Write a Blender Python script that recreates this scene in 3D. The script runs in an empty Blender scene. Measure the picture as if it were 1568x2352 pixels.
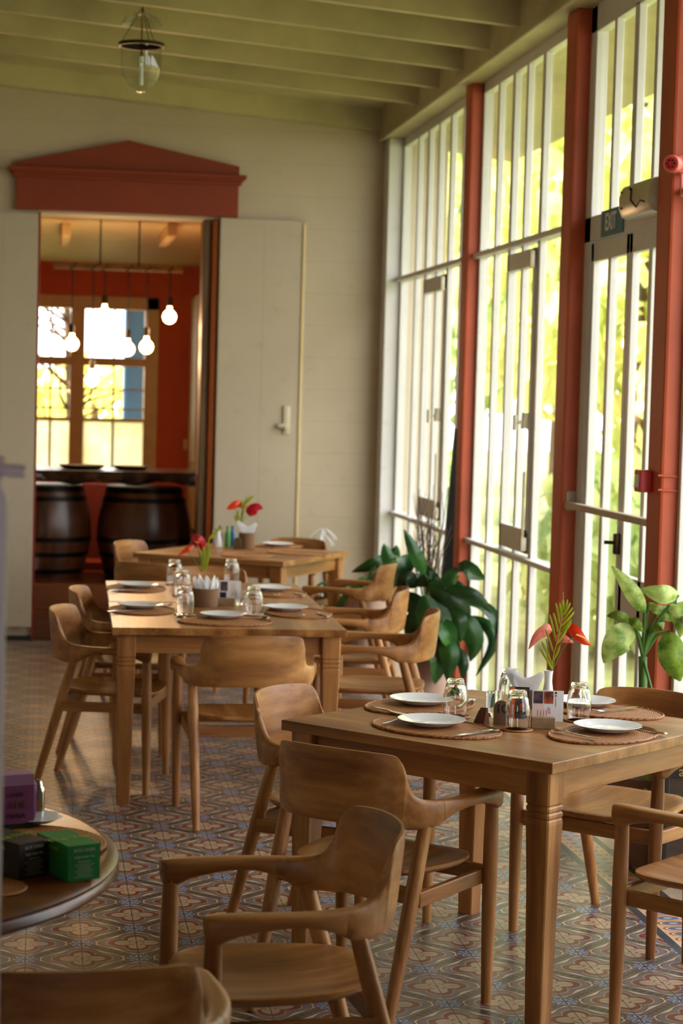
import bpy, bmesh, math, random
from mathutils import Vector, Matrix, Euler
random.seed(7)
S = bpy.context.scene
C = S.collection
PI = math.pi

# ------------------------------------------------------------------ camera
IW, IH, FPX = 1568.0, 2352.0, 4685.63
YAW, PITCH, ROLL = -0.145695, -0.0570417, 0.0269826
CAM = Vector((-1.19769, -6.1029, 1.763527))
_f = Vector((-math.sin(YAW)*math.cos(PITCH), math.cos(YAW)*math.cos(PITCH), math.sin(PITCH)))
_r = Vector((math.cos(YAW), math.sin(YAW), 0)); _u = _r.cross(_f)
CR = _r*math.cos(ROLL) + _u*math.sin(ROLL); CU = -_r*math.sin(ROLL) + _u*math.cos(ROLL); CF = _f
cam_d = bpy.data.cameras.new('camera'); cam = bpy.data.objects.new('camera', cam_d); C.objects.link(cam)
cam.matrix_world = Matrix(((CR.x, CU.x, -CF.x, CAM.x), (CR.y, CU.y, -CF.y, CAM.y), (CR.z, CU.z, -CF.z, CAM.z), (0, 0, 0, 1)))
cam_d.sensor_fit = 'HORIZONTAL'; cam_d.sensor_width = 24.0; cam_d.lens = FPX/IW*24.0
cam_d.clip_start = 0.05; cam_d.clip_end = 300
cam_d.dof.use_dof = True; cam_d.dof.focus_distance = 6.0; cam_d.dof.aperture_fstop = 4.5
S.camera = cam

# ------------------------------------------------------------------ world, sun, exposure
S.view_settings.view_transform = 'Standard'; S.view_settings.look = 'None'
S.view_settings.gamma = 1.0; S.view_settings.use_curve_mapping = False
S.view_settings.exposure = 0.70
W = bpy.data.worlds.new('world'); S.world = W; W.use_nodes = True
bg = W.node_tree.nodes['Background']; bg.inputs[0].default_value = (1.0, 0.965, 1.0, 1); bg.inputs[1].default_value = 3.9
sd = bpy.data.lights.new('sun', 'SUN'); sd.energy = 12.0; sd.angle = 0.02; sd.color = (1.0, 0.93, 0.78)
sun = bpy.data.objects.new('sun', sd); C.objects.link(sun)
sun.rotation_euler = Vector((0.55, 0.45, -0.80)).to_track_quat('-Z', 'Y').to_euler()
def portal(name, loc, rot, sx, sy):
    d = bpy.data.lights.new(name, 'AREA'); d.shape = 'RECTANGLE'; d.size = sx; d.size_y = sy
    try: d.cycles.is_portal = True
    except Exception: pass
    o = bpy.data.objects.new(name, d); C.objects.link(o); o.location = loc; o.rotation_euler = rot
portal('window_portal', (1.36, 2.8, 1.8), (0, PI/2, 0), 3.6, 11.0)
portal('bar_window_portal', (-0.8, 15.25, 1.8), (-PI/2, 0, 0), 1.6, 2.0)

# ------------------------------------------------------------------ pixel helpers (points at their true depth)
def ray(x, y): return CR*((x-IW/2)/FPX) - CU*((y-IH/2)/FPX) + CF
def PZ(x, y, z):
    d = ray(x, y); return CAM + d*((z-CAM.z)/d.z)
def PY(x, y, Y):
    d = ray(x, y); return CAM + d*((Y-CAM.y)/d.y)
def PX(x, y, X):
    d = ray(x, y); return CAM + d*((X-CAM.x)/d.x)
def srgb(r, g, b):
    f = lambda c: (c/255.0/12.92) if c/255.0 <= 0.04045 else ((c/255.0+0.055)/1.055)**2.4
    return (f(r), f(g), f(b), 1.0)

# ------------------------------------------------------------------ materials
class N:
    def __init__(s, nt, sock): s.nt = nt; s.s = sock
    def _m(s, op, b=None, c=None):
        n = s.nt.nodes.new('ShaderNodeMath'); n.operation = op
        s.nt.links.new(s.s, n.inputs[0])
        for i, v in ((1, b), (2, c)):
            if v is None: continue
            if isinstance(v, N): s.nt.links.new(v.s, n.inputs[i])
            else: n.inputs[i].default_value = v
        return N(s.nt, n.outputs[0])
    def __add__(s, b): return s._m('ADD', b)
    def __sub__(s, b): return s._m('SUBTRACT', b)
    def __mul__(s, b): return s._m('MULTIPLY', b)
    def __truediv__(s, b): return s._m('DIVIDE', b)
    def lt(s, b): return s._m('LESS_THAN', b)
    def gt(s, b): return s._m('GREATER_THAN', b)
    def mx(s, b): return s._m('MAXIMUM', b)
    def mn(s, b): return s._m('MINIMUM', b)
    def abs(s): return s._m('ABSOLUTE')
    def fract(s): return s._m('FRACT')
    def floor(s): return s._m('FLOOR')
    def cos(s): return s._m('COSINE')
    def sqrt(s): return s._m('SQRT')
    def neg(s): return s._m('MULTIPLY', -1.0)
def newmat(name):
    m = bpy.data.materials.new(name); m.use_nodes = True
    nt = m.node_tree; b = nt.nodes['Principled BSDF']; return m, nt, b
def mixc(nt, fac, a, b, blend='MIX'):
    n = nt.nodes.new('ShaderNodeMix'); n.data_type = 'RGBA'; n.blend_type = blend
    for sock, v in ((n.inputs[0], fac), (n.inputs[6], a), (n.inputs[7], b)):
        if isinstance(v, N): nt.links.new(v.s, sock)
        elif hasattr(v, 'links'): nt.links.new(v, sock)
        else: sock.default_value = v
    return n.outputs[2]
def noise(nt, scale, vec=None, detail=3.0, rough=0.5):
    n = nt.nodes.new('ShaderNodeTexNoise'); n.inputs['Scale'].default_value = scale
    n.inputs['Detail'].default_value = detail; n.inputs['Roughness'].default_value = rough
    if vec is not None: nt.links.new(vec, n.inputs['Vector'])
    return n.outputs['Fac']
def ramp(nt, fac, stops):
    n = nt.nodes.new('ShaderNodeValToRGB'); e = n.color_ramp.elements
    while len(e) < len(stops): e.new(0.5)
    for el, (p, c) in zip(e, stops): el.position = p; el.color = c
    nt.links.new(fac, n.inputs[0]); return n.outputs[0]
def bump(nt, b, h, strength=0.2, dist=0.01):
    n = nt.nodes.new('ShaderNodeBump'); n.inputs['Strength'].default_value = strength
    n.inputs['Distance'].default_value = dist; nt.links.new(h, n.inputs['Height']); nt.links.new(n.outputs[0], b.inputs['Normal'])
def objco(nt, scale=(1, 1, 1), rnd=True):
    tc = nt.nodes.new('ShaderNodeTexCoord'); mp = nt.nodes.new('ShaderNodeMapping'); mp.inputs['Scale'].default_value = scale
    nt.links.new(tc.outputs['Object'], mp.inputs['Vector'])
    if rnd:
        oi = nt.nodes.new('ShaderNodeObjectInfo'); v = nt.nodes.new('ShaderNodeVectorMath'); v.operation = 'SCALE'
        v.inputs[0].default_value = (37.0, 53.0, 11.0); nt.links.new(oi.outputs['Random'], v.inputs['Scale'])
        nt.links.new(v.outputs[0], mp.inputs['Location'])
    return mp.outputs[0]
def flat(name, col, rough=0.5, metal=0.0, var=0.06, scale=6.0, spec=0.5, bmp=0.0):
    m, nt, b = newmat(name)
    co = objco(nt); f = noise(nt, scale, co, 4)
    d = tuple(max(0, c*(1-var*2)) for c in col[:3])+(1,); l = tuple(min(1, c*(1+var)) for c in col[:3])+(1,)
    nt.links.new(ramp(nt, f, [(0.3, d), (0.7, l)]), b.inputs['Base Color'])
    b.inputs['Roughness'].default_value = rough; b.inputs['Metallic'].default_value = metal
    b.inputs['Specular IOR Level'].default_value = spec
    if bmp: bump(nt, b, noise(nt, scale*8, co, 2), bmp)
    return m
def wood(name, c1, c2, c3, axis='X', rough=0.42, planks=0.0, paxis=1):
    m, nt, b = newmat(name)
    k = {'X': (1.2, 14, 14), 'Y': (14, 1.2, 14), 'Z': (14, 14, 1.2)}[axis]
    co = objco(nt, k)
    n1 = noise(nt, 1.0, co, 6, 0.6)
    k2 = tuple(v*6 for v in k); co2 = objco(nt, k2); n2 = noise(nt, 1.0, co2, 3, 0.6)
    c = ramp(nt, n1, [(0.30, c1), (0.5, c2), (0.72, c3)])
    c = mixc(nt, (N(nt, n2)-0.5).mx(0.0)*0.9, c, tuple(v*0.45 for v in c1[:3])+(1,))
    co3 = objco(nt, tuple(v*0.18 for v in k)); n3 = noise(nt, 1.0, co3, 2)
    c = mixc(nt, (N(nt, n3)-0.5).mx(0.0)*1.6, c, tuple(min(1, v*1.35) for v in c3[:3])+(1,))
    if planks:
        tc = nt.nodes.new('ShaderNodeTexCoord'); sp = nt.nodes.new('ShaderNodeSeparateXYZ'); nt.links.new(tc.outputs['Object'], sp.inputs[0])
        oi = nt.nodes.new('ShaderNodeObjectInfo')
        p = N(nt, sp.outputs[paxis])/planks + N(nt, oi.outputs['Random'])*9.0
        wn = nt.nodes.new('ShaderNodeTexWhiteNoise'); wn.noise_dimensions = '1D'; nt.links.new(p.floor().s, wn.inputs['W'])
        c = mixc(nt, N(nt, wn.outputs['Value'])*0.35, c, tuple(v*0.6 for v in c1[:3])+(1,))
        e = (p.fract()-0.5).abs().gt(0.488)
        c = mixc(nt, e*0.35, c, (0.03, 0.015, 0.006, 1))
    nt.links.new(c, b.inputs['Base Color']); b.inputs['Roughness'].default_value = rough
    b.inputs['Specular IOR Level'].default_value = 0.45
    bump(nt, b, n2, 0.08, 0.002)
    return m
def glassmat(name, col=(1, 1, 1, 1), gl=0.10, rough=0.0):
    m, nt, b = newmat(name); nt.nodes.remove(b); out = nt.nodes['Material Output']
    t = nt.nodes.new('ShaderNodeBsdfTransparent'); t.inputs[0].default_value = col
    g = nt.nodes.new('ShaderNodeBsdfGlossy'); g.inputs['Roughness'].default_value = rough
    lw = nt.nodes.new('ShaderNodeLayerWeight'); lw.inputs[0].default_value = 0.5
    fc = (N(nt, lw.outputs['Facing'])._m('POWER', 5.0))*(gl*4.0)+gl*0.25
    mx = nt.nodes.new('ShaderNodeMixShader'); nt.links.new(fc.s, mx.inputs[0])
    nt.links.new(t.outputs[0], mx.inputs[1]); nt.links.new(g.outputs[0], mx.inputs[2]); nt.links.new(mx.outputs[0], out.inputs[0])
    return m
def leafmat(name, c1, c2, trans=0.35, rough=0.4, scale=3.0, veins=None):
    m, nt, b = newmat(name); out = nt.nodes['Material Output']
    co = objco(nt); f = noise(nt, scale, co, 5, 0.65)
    c = ramp(nt, f, [(0.38, c1), (0.6, c2)])
    nt.links.new(c, b.inputs['Base Color']); b.inputs['Roughness'].default_value = rough
    t = nt.nodes.new('ShaderNodeBsdfTranslucent'); nt.links.new(c, t.inputs[0])
    mx = nt.nodes.new('ShaderNodeMixShader'); mx.inputs[0].default_value = trans
    nt.links.new(b.outputs[0], mx.inputs[1]); nt.links.new(t.outputs[0], mx.inputs[2]); nt.links.new(mx.outputs[0], out.inputs[0])
    return m
def emit(name, col, st):
    m, nt, b = newmat(name); b.inputs['Base Color'].default_value = col
    b.inputs['Emission Color'].default_value = col; b.inputs['Emission Strength'].default_value = st; return m
def weave(name, c1, c2, ax=(130, 130, 130)):
    m, nt, b = newmat(name); tc = nt.nodes.new('ShaderNodeTexCoord'); sp = nt.nodes.new('ShaderNodeSeparateXYZ'); nt.links.new(tc.outputs['Object'], sp.inputs[0])
    x, y, z = [N(nt, sp.outputs[i]) for i in range(3)]
    r = ((x*x)*ax[0] + (y*y)*ax[1]).sqrt()
    ang = N(nt, sp.outputs[0])._m('ARCTAN2', N(nt, sp.outputs[1]))
    w = (r*2*PI).cos()*((ang*60).cos()*0.5+0.5+r*0)
    if ax[2]: w = ((z*1400).cos() * ((ang*70)).cos())
    h = w*0.5+0.5
    nt.links.new(ramp(nt, h.s, [(0.1, c1), (0.8, c2)]), b.inputs['Base Color']); b.inputs['Roughness'].default_value = 0.55
    bump(nt, b, h.s, 0.6, 0.003); return m

TK = (srgb(108, 62, 27), srgb(152, 99, 48), srgb(192, 140, 82))
M = {}
M['teak_x'] = wood('teak_x', *TK, axis='X'); M['teak_y'] = wood('teak_y', *TK, axis='Y'); M['teak_z'] = wood('teak_z', *TK, axis='Z')
M['teak_top'] = wood('teak_top', *TK, axis='X', rough=0.38, planks=0.125, paxis=1)
M['teak_top_y'] = wood('teak_top_y', *TK, axis='Y', rough=0.30, planks=0.125, paxis=0)
M['darkwood'] = wood('darkwood', srgb(54, 26, 10), srgb(92, 48, 18), srgb(120, 66, 28), axis='X', rough=0.30)
M['barrelwood'] = wood('barrelwood', srgb(34, 16, 6), srgb(64, 32, 11), srgb(92, 48, 18), axis='Z', rough=0.3)
M['slab'] = flat('slab', srgb(58, 36, 16), 0.25, var=0.5, scale=9)
M['crate'] = wood('crate', srgb(30, 22, 18), srgb(52, 38, 30), srgb(74, 54, 42), axis='X', rough=0.6)
M['iron'] = flat('iron', srgb(22, 20, 18), 0.4, 0.8)
def wallpaint(name, col, board=0.22, axis=2, stain=0.12, rough=0.55, line=0.25):
    m, nt, b = newmat(name); tc = nt.nodes.new('ShaderNodeTexCoord'); sp = nt.nodes.new('ShaderNodeSeparateXYZ'); nt.links.new(tc.outputs['Object'], sp.inputs[0])
    n1 = noise(nt, 1.3, tc.outputs['Object'], 5, 0.6); n2 = noise(nt, 9.0, tc.outputs['Object'], 4, 0.7)
    dk = tuple(c*(1-stain*2.2) for c in col[:3])+(1,)
    c = ramp(nt, n1, [(0.35, dk), (0.62, col)])
    c = mixc(nt, (N(nt, n2)-0.58).mx(0.0)*1.8, c, tuple(v*0.62 for v in col[:3])+(1,))
    if board:
        p = (N(nt, sp.outputs[axis])/board).fract()
        e = (p-0.5).abs().gt(0.482)
        c = mixc(nt, e*line, c, tuple(v*0.35 for v in col[:3])+(1,))
        bump(nt, b, ((p-0.5).abs().lt(0.48)).s, 0.25, 0.004)
    nt.links.new(c, b.inputs['Base Color']); b.inputs['Roughness'].default_value = rough; return m
M['wall'] = wallpaint('wall', srgb(188, 172, 148), 0.225, 2, 0.05, line=.14)
M['door'] = wallpaint('door', srgb(184, 170, 148), 0.30, 0, 0.04, line=.14)
M['ceil'] = wallpaint('ceil', srgb(196, 184, 140), 0, 0, 0.14)
M['white'] = wallpaint('white', srgb(212, 210, 208), 0, 0, 0.04, 0.45)
M['white2'] = flat('white2', srgb(214, 200, 212), 0.5, var=0.04)
M['post'] = flat('post', srgb(184, 80, 46), 0.55, var=0.10, scale=3)
M['pedi'] = flat('pedi', srgb(130, 44, 6), 0.6, var=0.06, scale=3)
M['orange'] = flat('orange', srgb(206, 84, 20), 0.6, var=0.08, scale=2)
M['redpaint'] = flat('redpaint', srgb(122, 30, 14), 0.6)
M['darkred'] = flat('darkred', srgb(96, 24, 12), 0.7)
M['creamtrim'] = flat('creamtrim', srgb(222, 196, 140), 0.5, var=0.05)
M['metal'] = flat('metal', srgb(180, 178, 172), 0.22, 1.0, 0.03)
M['steel'] = flat('steel', srgb(190, 190, 190), 0.15, 1.0, 0.02)
M['darkmetal'] = flat('darkmetal', srgb(60, 48, 30), 0.4, 0.9)
M['copper'] = flat('copper', srgb(150, 80, 40), 0.3, 0.9)
M['ceramic'] = flat('ceramic', srgb(232, 234, 236), 0.12, 0, 0.01)
M['paper'] = flat('paper', srgb(236, 236, 238), 0.8, 0, 0.03)
M['napkin'] = leafmat('napkin', srgb(240, 241, 244), srgb(250, 250, 252), 0.45, 0.8)
M['glass'] = glassmat('glass', (0.93, 0.95, 0.90, 1), 0.30)
M['pane'] = glassmat('pane', (0.98, 1.0, 0.98, 1), 0.10)
M['frost'] = leafmat('frost', srgb(240, 236, 206), srgb(250, 248, 228), 0.9, 0.6)
M['rattan'] = weave('rattan', srgb(92, 50, 20), srgb(186, 124, 66), (22000, 22000, 0))
M['basket'] = weave('basket', srgb(70, 44, 22), srgb(156, 114, 72), (1, 1, 1))
M['leaf'] = leafmat('leaf', srgb(16, 46, 20), srgb(34, 84, 26), 0.22, 0.32, 2.0)
M['leaf2'] = leafmat('leaf2', srgb(24, 66, 34), srgb(52, 110, 40), 0.25, 0.3, 2.0)
M['stem'] = flat('stem', srgb(70, 110, 40), 0.5)
M['dieff'] = leafmat('dieff', srgb(110, 156, 50), srgb(206, 222, 134), 0.4, 0.4, 14.0)
M['dieffdark'] = leafmat('dieffdark', srgb(26, 66, 18), srgb(150, 180, 60), 0.35, 0.4, 9.0)
M['palm'] = leafmat('palm', srgb(150, 160, 24), srgb(184, 190, 50), 0.4, 0.45)
M['anth'] = leafmat('anth', srgb(230, 110, 90), srgb(240, 150, 130), 0.35, 0.3)
M['anthred'] = leafmat('anthred', srgb(226, 60, 30), srgb(240, 90, 50), 0.3, 0.25)
M['crimson'] = leafmat('crimson', srgb(176, 16, 34), srgb(214, 40, 60), 0.25, 0.3)
M['spadix'] = flat('spadix', srgb(244, 170, 50), 0.5)
M['terracotta'] = flat('terracotta', srgb(116, 84, 68), 0.7, var=0.15)
M['pinkpot'] = flat('pinkpot', srgb(176, 144, 128), 0.6, var=0.1)
M['soil'] = flat('soil', srgb(48, 34, 26), 0.95, var=0.3, scale=30)
M['twig'] = flat('twig', srgb(104, 84, 72), 0.8, var=0.2)
M['red'] = flat('red', srgb(206, 40, 44), 0.35, var=0.03)
M['pinkred'] = flat('pinkred', srgb(216, 110, 96), 0.4, var=0.05)
M['teal'] = flat('teal', srgb(12, 104, 130), 0.5, var=0.03)
M['lampbody'] = flat('lampbody', srgb(196, 186, 160), 0.25, var=0.03)
M['black'] = flat('black', srgb(24, 20, 22), 0.45, var=0.05)
M['ink'] = flat('ink', srgb(26, 22, 20), 0.7, var=0.0)
M['lettering'] = flat('lettering', srgb(190, 206, 190), 0.5, var=0.0)
M['gold'] = flat('gold', srgb(172, 132, 60), 0.5, var=0.02)
M['lime'] = flat('lime', srgb(150, 170, 40), 0.5, var=0.02)
M['boxgreen'] = flat('boxgreen', srgb(14, 132, 56), 0.6, var=0.06)
M['boxdark'] = flat('boxdark', srgb(6, 46, 26), 0.3, var=0.04)
M['boxblack'] = flat('boxblack', srgb(44, 34, 38), 0.6, var=0.06)
M['purple'] = flat('purple', srgb(118, 58, 106), 0.6, var=0.05)
M['lilac'] = flat('lilac', srgb(164, 120, 158), 0.6, var=0.06)
M['orangecard'] = flat('orangecard', srgb(238, 110, 40), 0.5, var=0.04)
M['photo1'] = flat('photo1', srgb(96, 70, 82), 0.4, var=0.5, scale=60)
M['photo2'] = flat('photo2', srgb(190, 96, 60), 0.4, var=0.6, scale=50)
M['pinkcard'] = flat('pinkcard', srgb(236, 214, 206), 0.6, var=0.02)
M['navy'] = flat('navy', srgb(40, 46, 80), 0.5, var=0.3, scale=40)
M['cork'] = flat('cork', srgb(150, 122, 88), 0.8, var=0.1, scale=50)
M['plaque'] = wood('plaque', srgb(76, 54, 32), srgb(106, 78, 48), srgb(126, 96, 62), axis='Z', rough=0.5)
M['redwood'] = wood('redwood', srgb(70, 34, 24), srgb(100, 54, 38), srgb(124, 72, 52), axis='Z', rough=0.5)
M['bluepaint'] = flat('bluepaint', srgb(60, 130, 190), 0.5, var=0.05)
M['cord'] = flat('cord', srgb(34, 26, 20), 0.6)
M['bulb'] = emit('bulb', (1.0, 0.66, 0.28, 1), 7.0)
M['skirt'] = flat('skirt', srgb(20, 18, 18), 0.4)
M['bottlegreen'] = flat('bottlegreen', srgb(90, 160, 80), 0.3)
M['bottleblue'] = flat('bottleblue', srgb(50, 110, 160), 0.3)
M['gleaf'] = leafmat('gleaf', srgb(176, 192, 100), srgb(240, 236, 172), 0.5, 0.6, 1.2)
M['gleaf2'] = leafmat('gleaf2', srgb(136, 170, 112), srgb(208, 220, 144), 0.5, 0.6, 1.0)
M['gleafy'] = leafmat('gleafy', srgb(214, 196, 60), srgb(250, 242, 170), 0.5, 0.6, 1.0)
M['lawn'] = flat('lawn', srgb(138, 142, 84), 0.9, var=0.25, scale=1.0)
M['bark'] = flat('bark', srgb(96, 74, 54), 0.9, var=0.2)
M['stone'] = flat('stone', srgb(176, 160, 140), 0.5, var=0.08)

def tile_material():
    m, nt, b = newmat('tiles'); tc = nt.nodes.new('ShaderNodeTexCoord'); sp = nt.nodes.new('ShaderNodeSeparateXYZ'); nt.links.new(tc.outputs['Object'], sp.inputs[0])
    X, Y = N(nt, sp.outputs[0]), N(nt, sp.outputs[1])
    T = 0.175
    u = X/T; v = Y/T
    p = (u+v)*0.5; q = (u-v)*0.5
    cp = p.fract()-0.5; cq = q.fract()-0.5
    ap = cp.abs(); aq = cq.abs()
    e = (ap.mx(aq)*-1.0)+0.5
    r = (cp*cp+cq*cq).sqrt()
    th = cp._m('ARCTAN2', cq)
    k4 = (th*4.0).cos(); k8 = (th*8.0).cos()
    R1 = k4*-0.075+0.47
    R2 = ((k4*-0.5+0.5).mx(0.0).sqrt())*0.150+0.135
    rho = r/R1
    dm = ((ap*-1.0+0.5)*(ap*-1.0+0.5)+(aq*-1.0+0.5)*(aq*-1.0+0.5)).sqrt()
    ph = (ap*-1.0+0.5)._m('ARCTAN2', (aq*-1.0+0.5))
    beige = srgb(174, 152, 126); cream = srgb(208, 190, 162); brown = srgb(118, 50, 32); grey = srgb(104, 86, 78); blue = srgb(112, 102, 110)
    dgrey = srgb(58, 50, 44); mgrey = srgb(100, 86, 74); mblue = srgb(72, 92, 126); lblue = srgb(164, 176, 194)
    c = mixc(nt, rho.lt(0.93), cream, grey)
    c = mixc(nt, rho.lt(0.86), c, blue)
    c = mixc(nt, (r-R2).lt(0.106), c, beige)
    c = mixc(nt, (r-R2).lt(0.088), c, brown)
    c = mixc(nt, (r-R2).lt(0.0), c, beige)
    ring = (r-0.105).abs().lt(0.011)
    c = mixc(nt, ring*(k4.gt(-0.1)), c, brown)
    c = mixc(nt, r.lt(0.022), c, brown)
    # diagonal bands
    t = ap.mn(aq)
    zig = ((t*9.0).fract()-0.5).abs()*2.0
    inband = e.lt(0.068)
    c = mixc(nt, (e.lt(0.082))*(e.gt(0.068)), c, dgrey)
    c = mixc(nt, inband, c, mgrey)
    c = mixc(nt, (e.lt(0.048))*(zig.gt(e/0.048)), c, dgrey)
    # medallions
    c = mixc(nt, dm.lt(0.185), c, brown)
    c = mixc(nt, dm.lt(0.165), c, mblue)
    star = ((ph*8.0).cos()*0.035+0.115)
    c = mixc(nt, (dm-star).abs().lt(0.012), c, lblue)
    c = mixc(nt, (dm.lt(0.10))*((ph*8.0+PI).cos().gt(0.35)), c, lblue)
    c = mixc(nt, dm.lt(0.035), c, brown)
    # border strips near the glazed wall
    bu = ((X-0.885)/0.137); bv = (Y/0.0685)
    bc = bu.fract()-0.5; bw = bv.fract()-0.5
    be = ((bc*2.0)*(bc*2.0)*1.2+bw*bw*4.0).sqrt()
    bcol = mixc(nt, be.lt(0.95), srgb(206, 178, 148), srgb(176, 92, 44))
    bcol = mixc(nt, be.lt(0.78), bcol, srgb(222, 192, 150))
    bcol = mixc(nt, be.lt(0.66), bcol, srgb(90, 104, 136))
    bcol = mixc(nt, be.lt(0.25), bcol, srgb(180, 186, 200))
    strip = srgb(58, 60, 66)
    c = mixc(nt, X.gt(0.852), c, strip)
    c = mixc(nt, X.gt(0.885), c, bcol)
    c = mixc(nt, X.gt(1.022), c, strip)
    c = mixc(nt, X.gt(1.052), c, srgb(190, 170, 146))
    # grout
    g = ((u+0.5).fract()-0.5).abs().lt(0.011); g2 = ((v+0.5).fract()-0.5).abs().lt(0.009)
    c = mixc(nt, g*(X.lt(0.852))*0.8, c, (0.02, 0.016, 0.012, 1)); c = mixc(nt, g2*(X.lt(0.852))*0.45, c, (0.02, 0.016, 0.012, 1))
    n1 = noise(nt, 2.2, tc.outputs['Object'], 6, 0.65); n2 = noise(nt, 40, tc.outputs['Object'], 3, 0.6)
    c = mixc(nt, (N(nt, n1)-0.42).mx(0.0)*1.1, c, srgb(112, 94, 78))
    c = mixc(nt, (N(nt, n2)-0.55).mx(0.0)*1.2, c, srgb(90, 74, 62))
    nt.links.new(c, b.inputs['Base Color'])
    nt.links.new((N(nt, n1)*0.35+0.16).s, b.inputs['Roughness']); b.inputs['Specular IOR Level'].default_value = 0.5
    return m
M['tiles'] = tile_material()

# ------------------------------------------------------------------ mesh tools
class MB:
    def __init__(s): s.v = []; s.f = []
    def add(s, vs, fs):
        o = len(s.v); s.v += [tuple(v) for v in vs]; s.f += [tuple(i+o for i in f) for f in fs]; return s
    def box(s, c, d, rot=None, bev=0.0):
        bm = bmesh.new(); bmesh.ops.create_cube(bm, size=1)
        bmesh.ops.scale(bm, vec=d, verts=bm.verts)
        if bev: bmesh.ops.bevel(bm, geom=bm.edges[:]+bm.verts[:], offset=bev, segments=2, affect='EDGES', profile=0.5)
        Mx = Matrix.Translation(c) @ (rot.to_4x4() if rot is not None else Matrix.Identity(4))
        s.add([Mx @ v.co for v in bm.verts], [[v.index for v in f.verts] for f in bm.faces]); bm.free(); return s
    def bb(s, x0, x1, y0, y1, z0, z1, bev=0.0):
        return s.box(((x0+x1)/2, (y0+y1)/2, (z0+z1)/2), (abs(x1-x0), abs(y1-y0), abs(z1-z0)), None, bev)
    def lathe(s, prof, n=24, c=(0, 0, 0), ax=None):
        R = ax.to_track_quat('Z', 'Y').to_matrix() if ax is not None else Matrix.Identity(3); c = Vector(c)
        vs = []; fs = []
        for r, z in prof:
            for i in range(n):
                a = 2*PI*i/n; vs.append(c + R @ Vector((r*math.cos(a), r*math.sin(a), z)))
        for j in range(len(prof)-1):
            for i in range(n):
                a, b_ = j*n+i, j*n+(i+1) % n; fs.append((a, b_, b_+n, a+n))
        if prof[0][0] > 1e-4: fs.append(tuple(range(n))[::-1])
        if prof[-1][0] > 1e-4: fs.append(tuple((len(prof)-1)*n+i for i in range(n)))
        return s.add(vs, fs)
    def tube(s, path, rad, n=8, caps=True):
        P = [Vector(p) for p in path]; m = len(P)
        if not hasattr(rad, '__len__'): rad = [rad]*m
        vs = []; fs = []; prev = None
        for i, p in enumerate(P):
            t = (P[min(i+1, m-1)]-P[max(i-1, 0)]).normalized()
            if prev is None: prev = Vector((0, 0, 1)) if abs(t.z) < 0.9 else Vector((1, 0, 0))
            a = (prev - t*prev.dot(t)).normalized(); b_ = t.cross(a); prev = a
            for k in range(n):
                w = 2*PI*k/n; vs.append(p + (a*math.cos(w)+b_*math.sin(w))*rad[i])
        for j in range(m-1):
            for k in range(n): a, b_ = j*n+k, j*n+(k+1) % n; fs.append((a, b_, b_+n, a+n))
        if caps: fs.append(tuple(range(n))[::-1]); fs.append(tuple((m-1)*n+k for k in range(n)))
        return s.add(vs, fs)
    def loft(s, rings, closed=True, caps=True):
        n = len(rings[0]); vs = [p for r in rings for p in r]; fs = []
        for j in range(len(rings)-1):
            for k in range(n if closed else n-1): a, b_ = j*n+k, j*n+(k+1) % n; fs.append((a, b_, b_+n, a+n))
        if caps: fs.append(tuple(range(n))[::-1]); fs.append(tuple((len(rings)-1)*n+k for k in range(n)))
        return s.add(vs, fs)
    def prism(s, poly, y0, y1):
        n = len(poly); vs = [(x, y0, z) for x, z in poly]+[(x, y1, z) for x, z in poly]
        fs = [tuple(range(n)), tuple(range(2*n-1, n-1, -1))]+[(i, i+n, (i+1) % n+n, (i+1) % n) for i in range(n)]
        return s.add(vs, fs)
    def build(s, name, mat, parent=None, smooth=False, ang=35, mats=None):
        me = bpy.data.meshes.new(name); me.from_pydata(s.v, [], s.f); me.validate()
        bm = bmesh.new(); bm.from_mesh(me); bmesh.ops.recalc_face_normals(bm, faces=bm.faces); bm.to_mesh(me); bm.free()
        me.materials.append(mat)
        if smooth:
            for p in me.polygons: p.use_smooth = True
            try: me.set_sharp_from_angle(angle=math.radians(ang))
            except Exception: pass
        o = bpy.data.objects.new(name, me); C.objects.link(o)
        if parent is not None: o.parent = parent
        return o
def tag(o, label=None, cat=None, group=None, kind=None):
    if label: o['label'] = label
    if cat: o['category'] = cat
    if group: o['group'] = group
    if kind: o['kind'] = kind
    return o
def thing(name, label, cat, loc=(0, 0, 0), rz=0.0, group=None):
    o = bpy.data.objects.new(name, None); C.objects.link(o); o.location = loc; o.rotation_euler = (0, 0, rz)
    o.empty_display_size = 0.1
    return tag(o, label, cat, group)
KIDS = {}
def copy_tree(o, parent=None):
    c = o.copy(); C.objects.link(c)
    if parent is not None: c.parent = parent
    for ch in [x for x in list(C.objects) if x.parent == o]: copy_tree(ch, c)
    return c
def struct(o): o['kind'] = 'structure'; return o
def text_obj(txt, size, mat, name='lettering', parent=None, M4=None, ext=0.0008, align='CENTER', bold=False):
    cu = bpy.data.curves.new('t', 'FONT'); cu.body = txt; cu.size = size; cu.extrude = ext; cu.align_x = align; cu.align_y = 'CENTER'; cu.resolution_u = 3
    if bold: cu.offset = size*0.02
    t = bpy.data.objects.new('t', cu); C.objects.link(t)
    dg = bpy.context.evaluated_depsgraph_get(); me = bpy.data.meshes.new_from_object(t.evaluated_get(dg))
    bpy.data.objects.remove(t); bpy.data.curves.remove(cu)
    me.materials.clear(); me.materials.append(mat)
    if M4 is not None: me.transform(M4)
    o = bpy.data.objects.new(name, me); C.objects.link(o)
    if parent is not None: o.parent = parent
    return o
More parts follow.
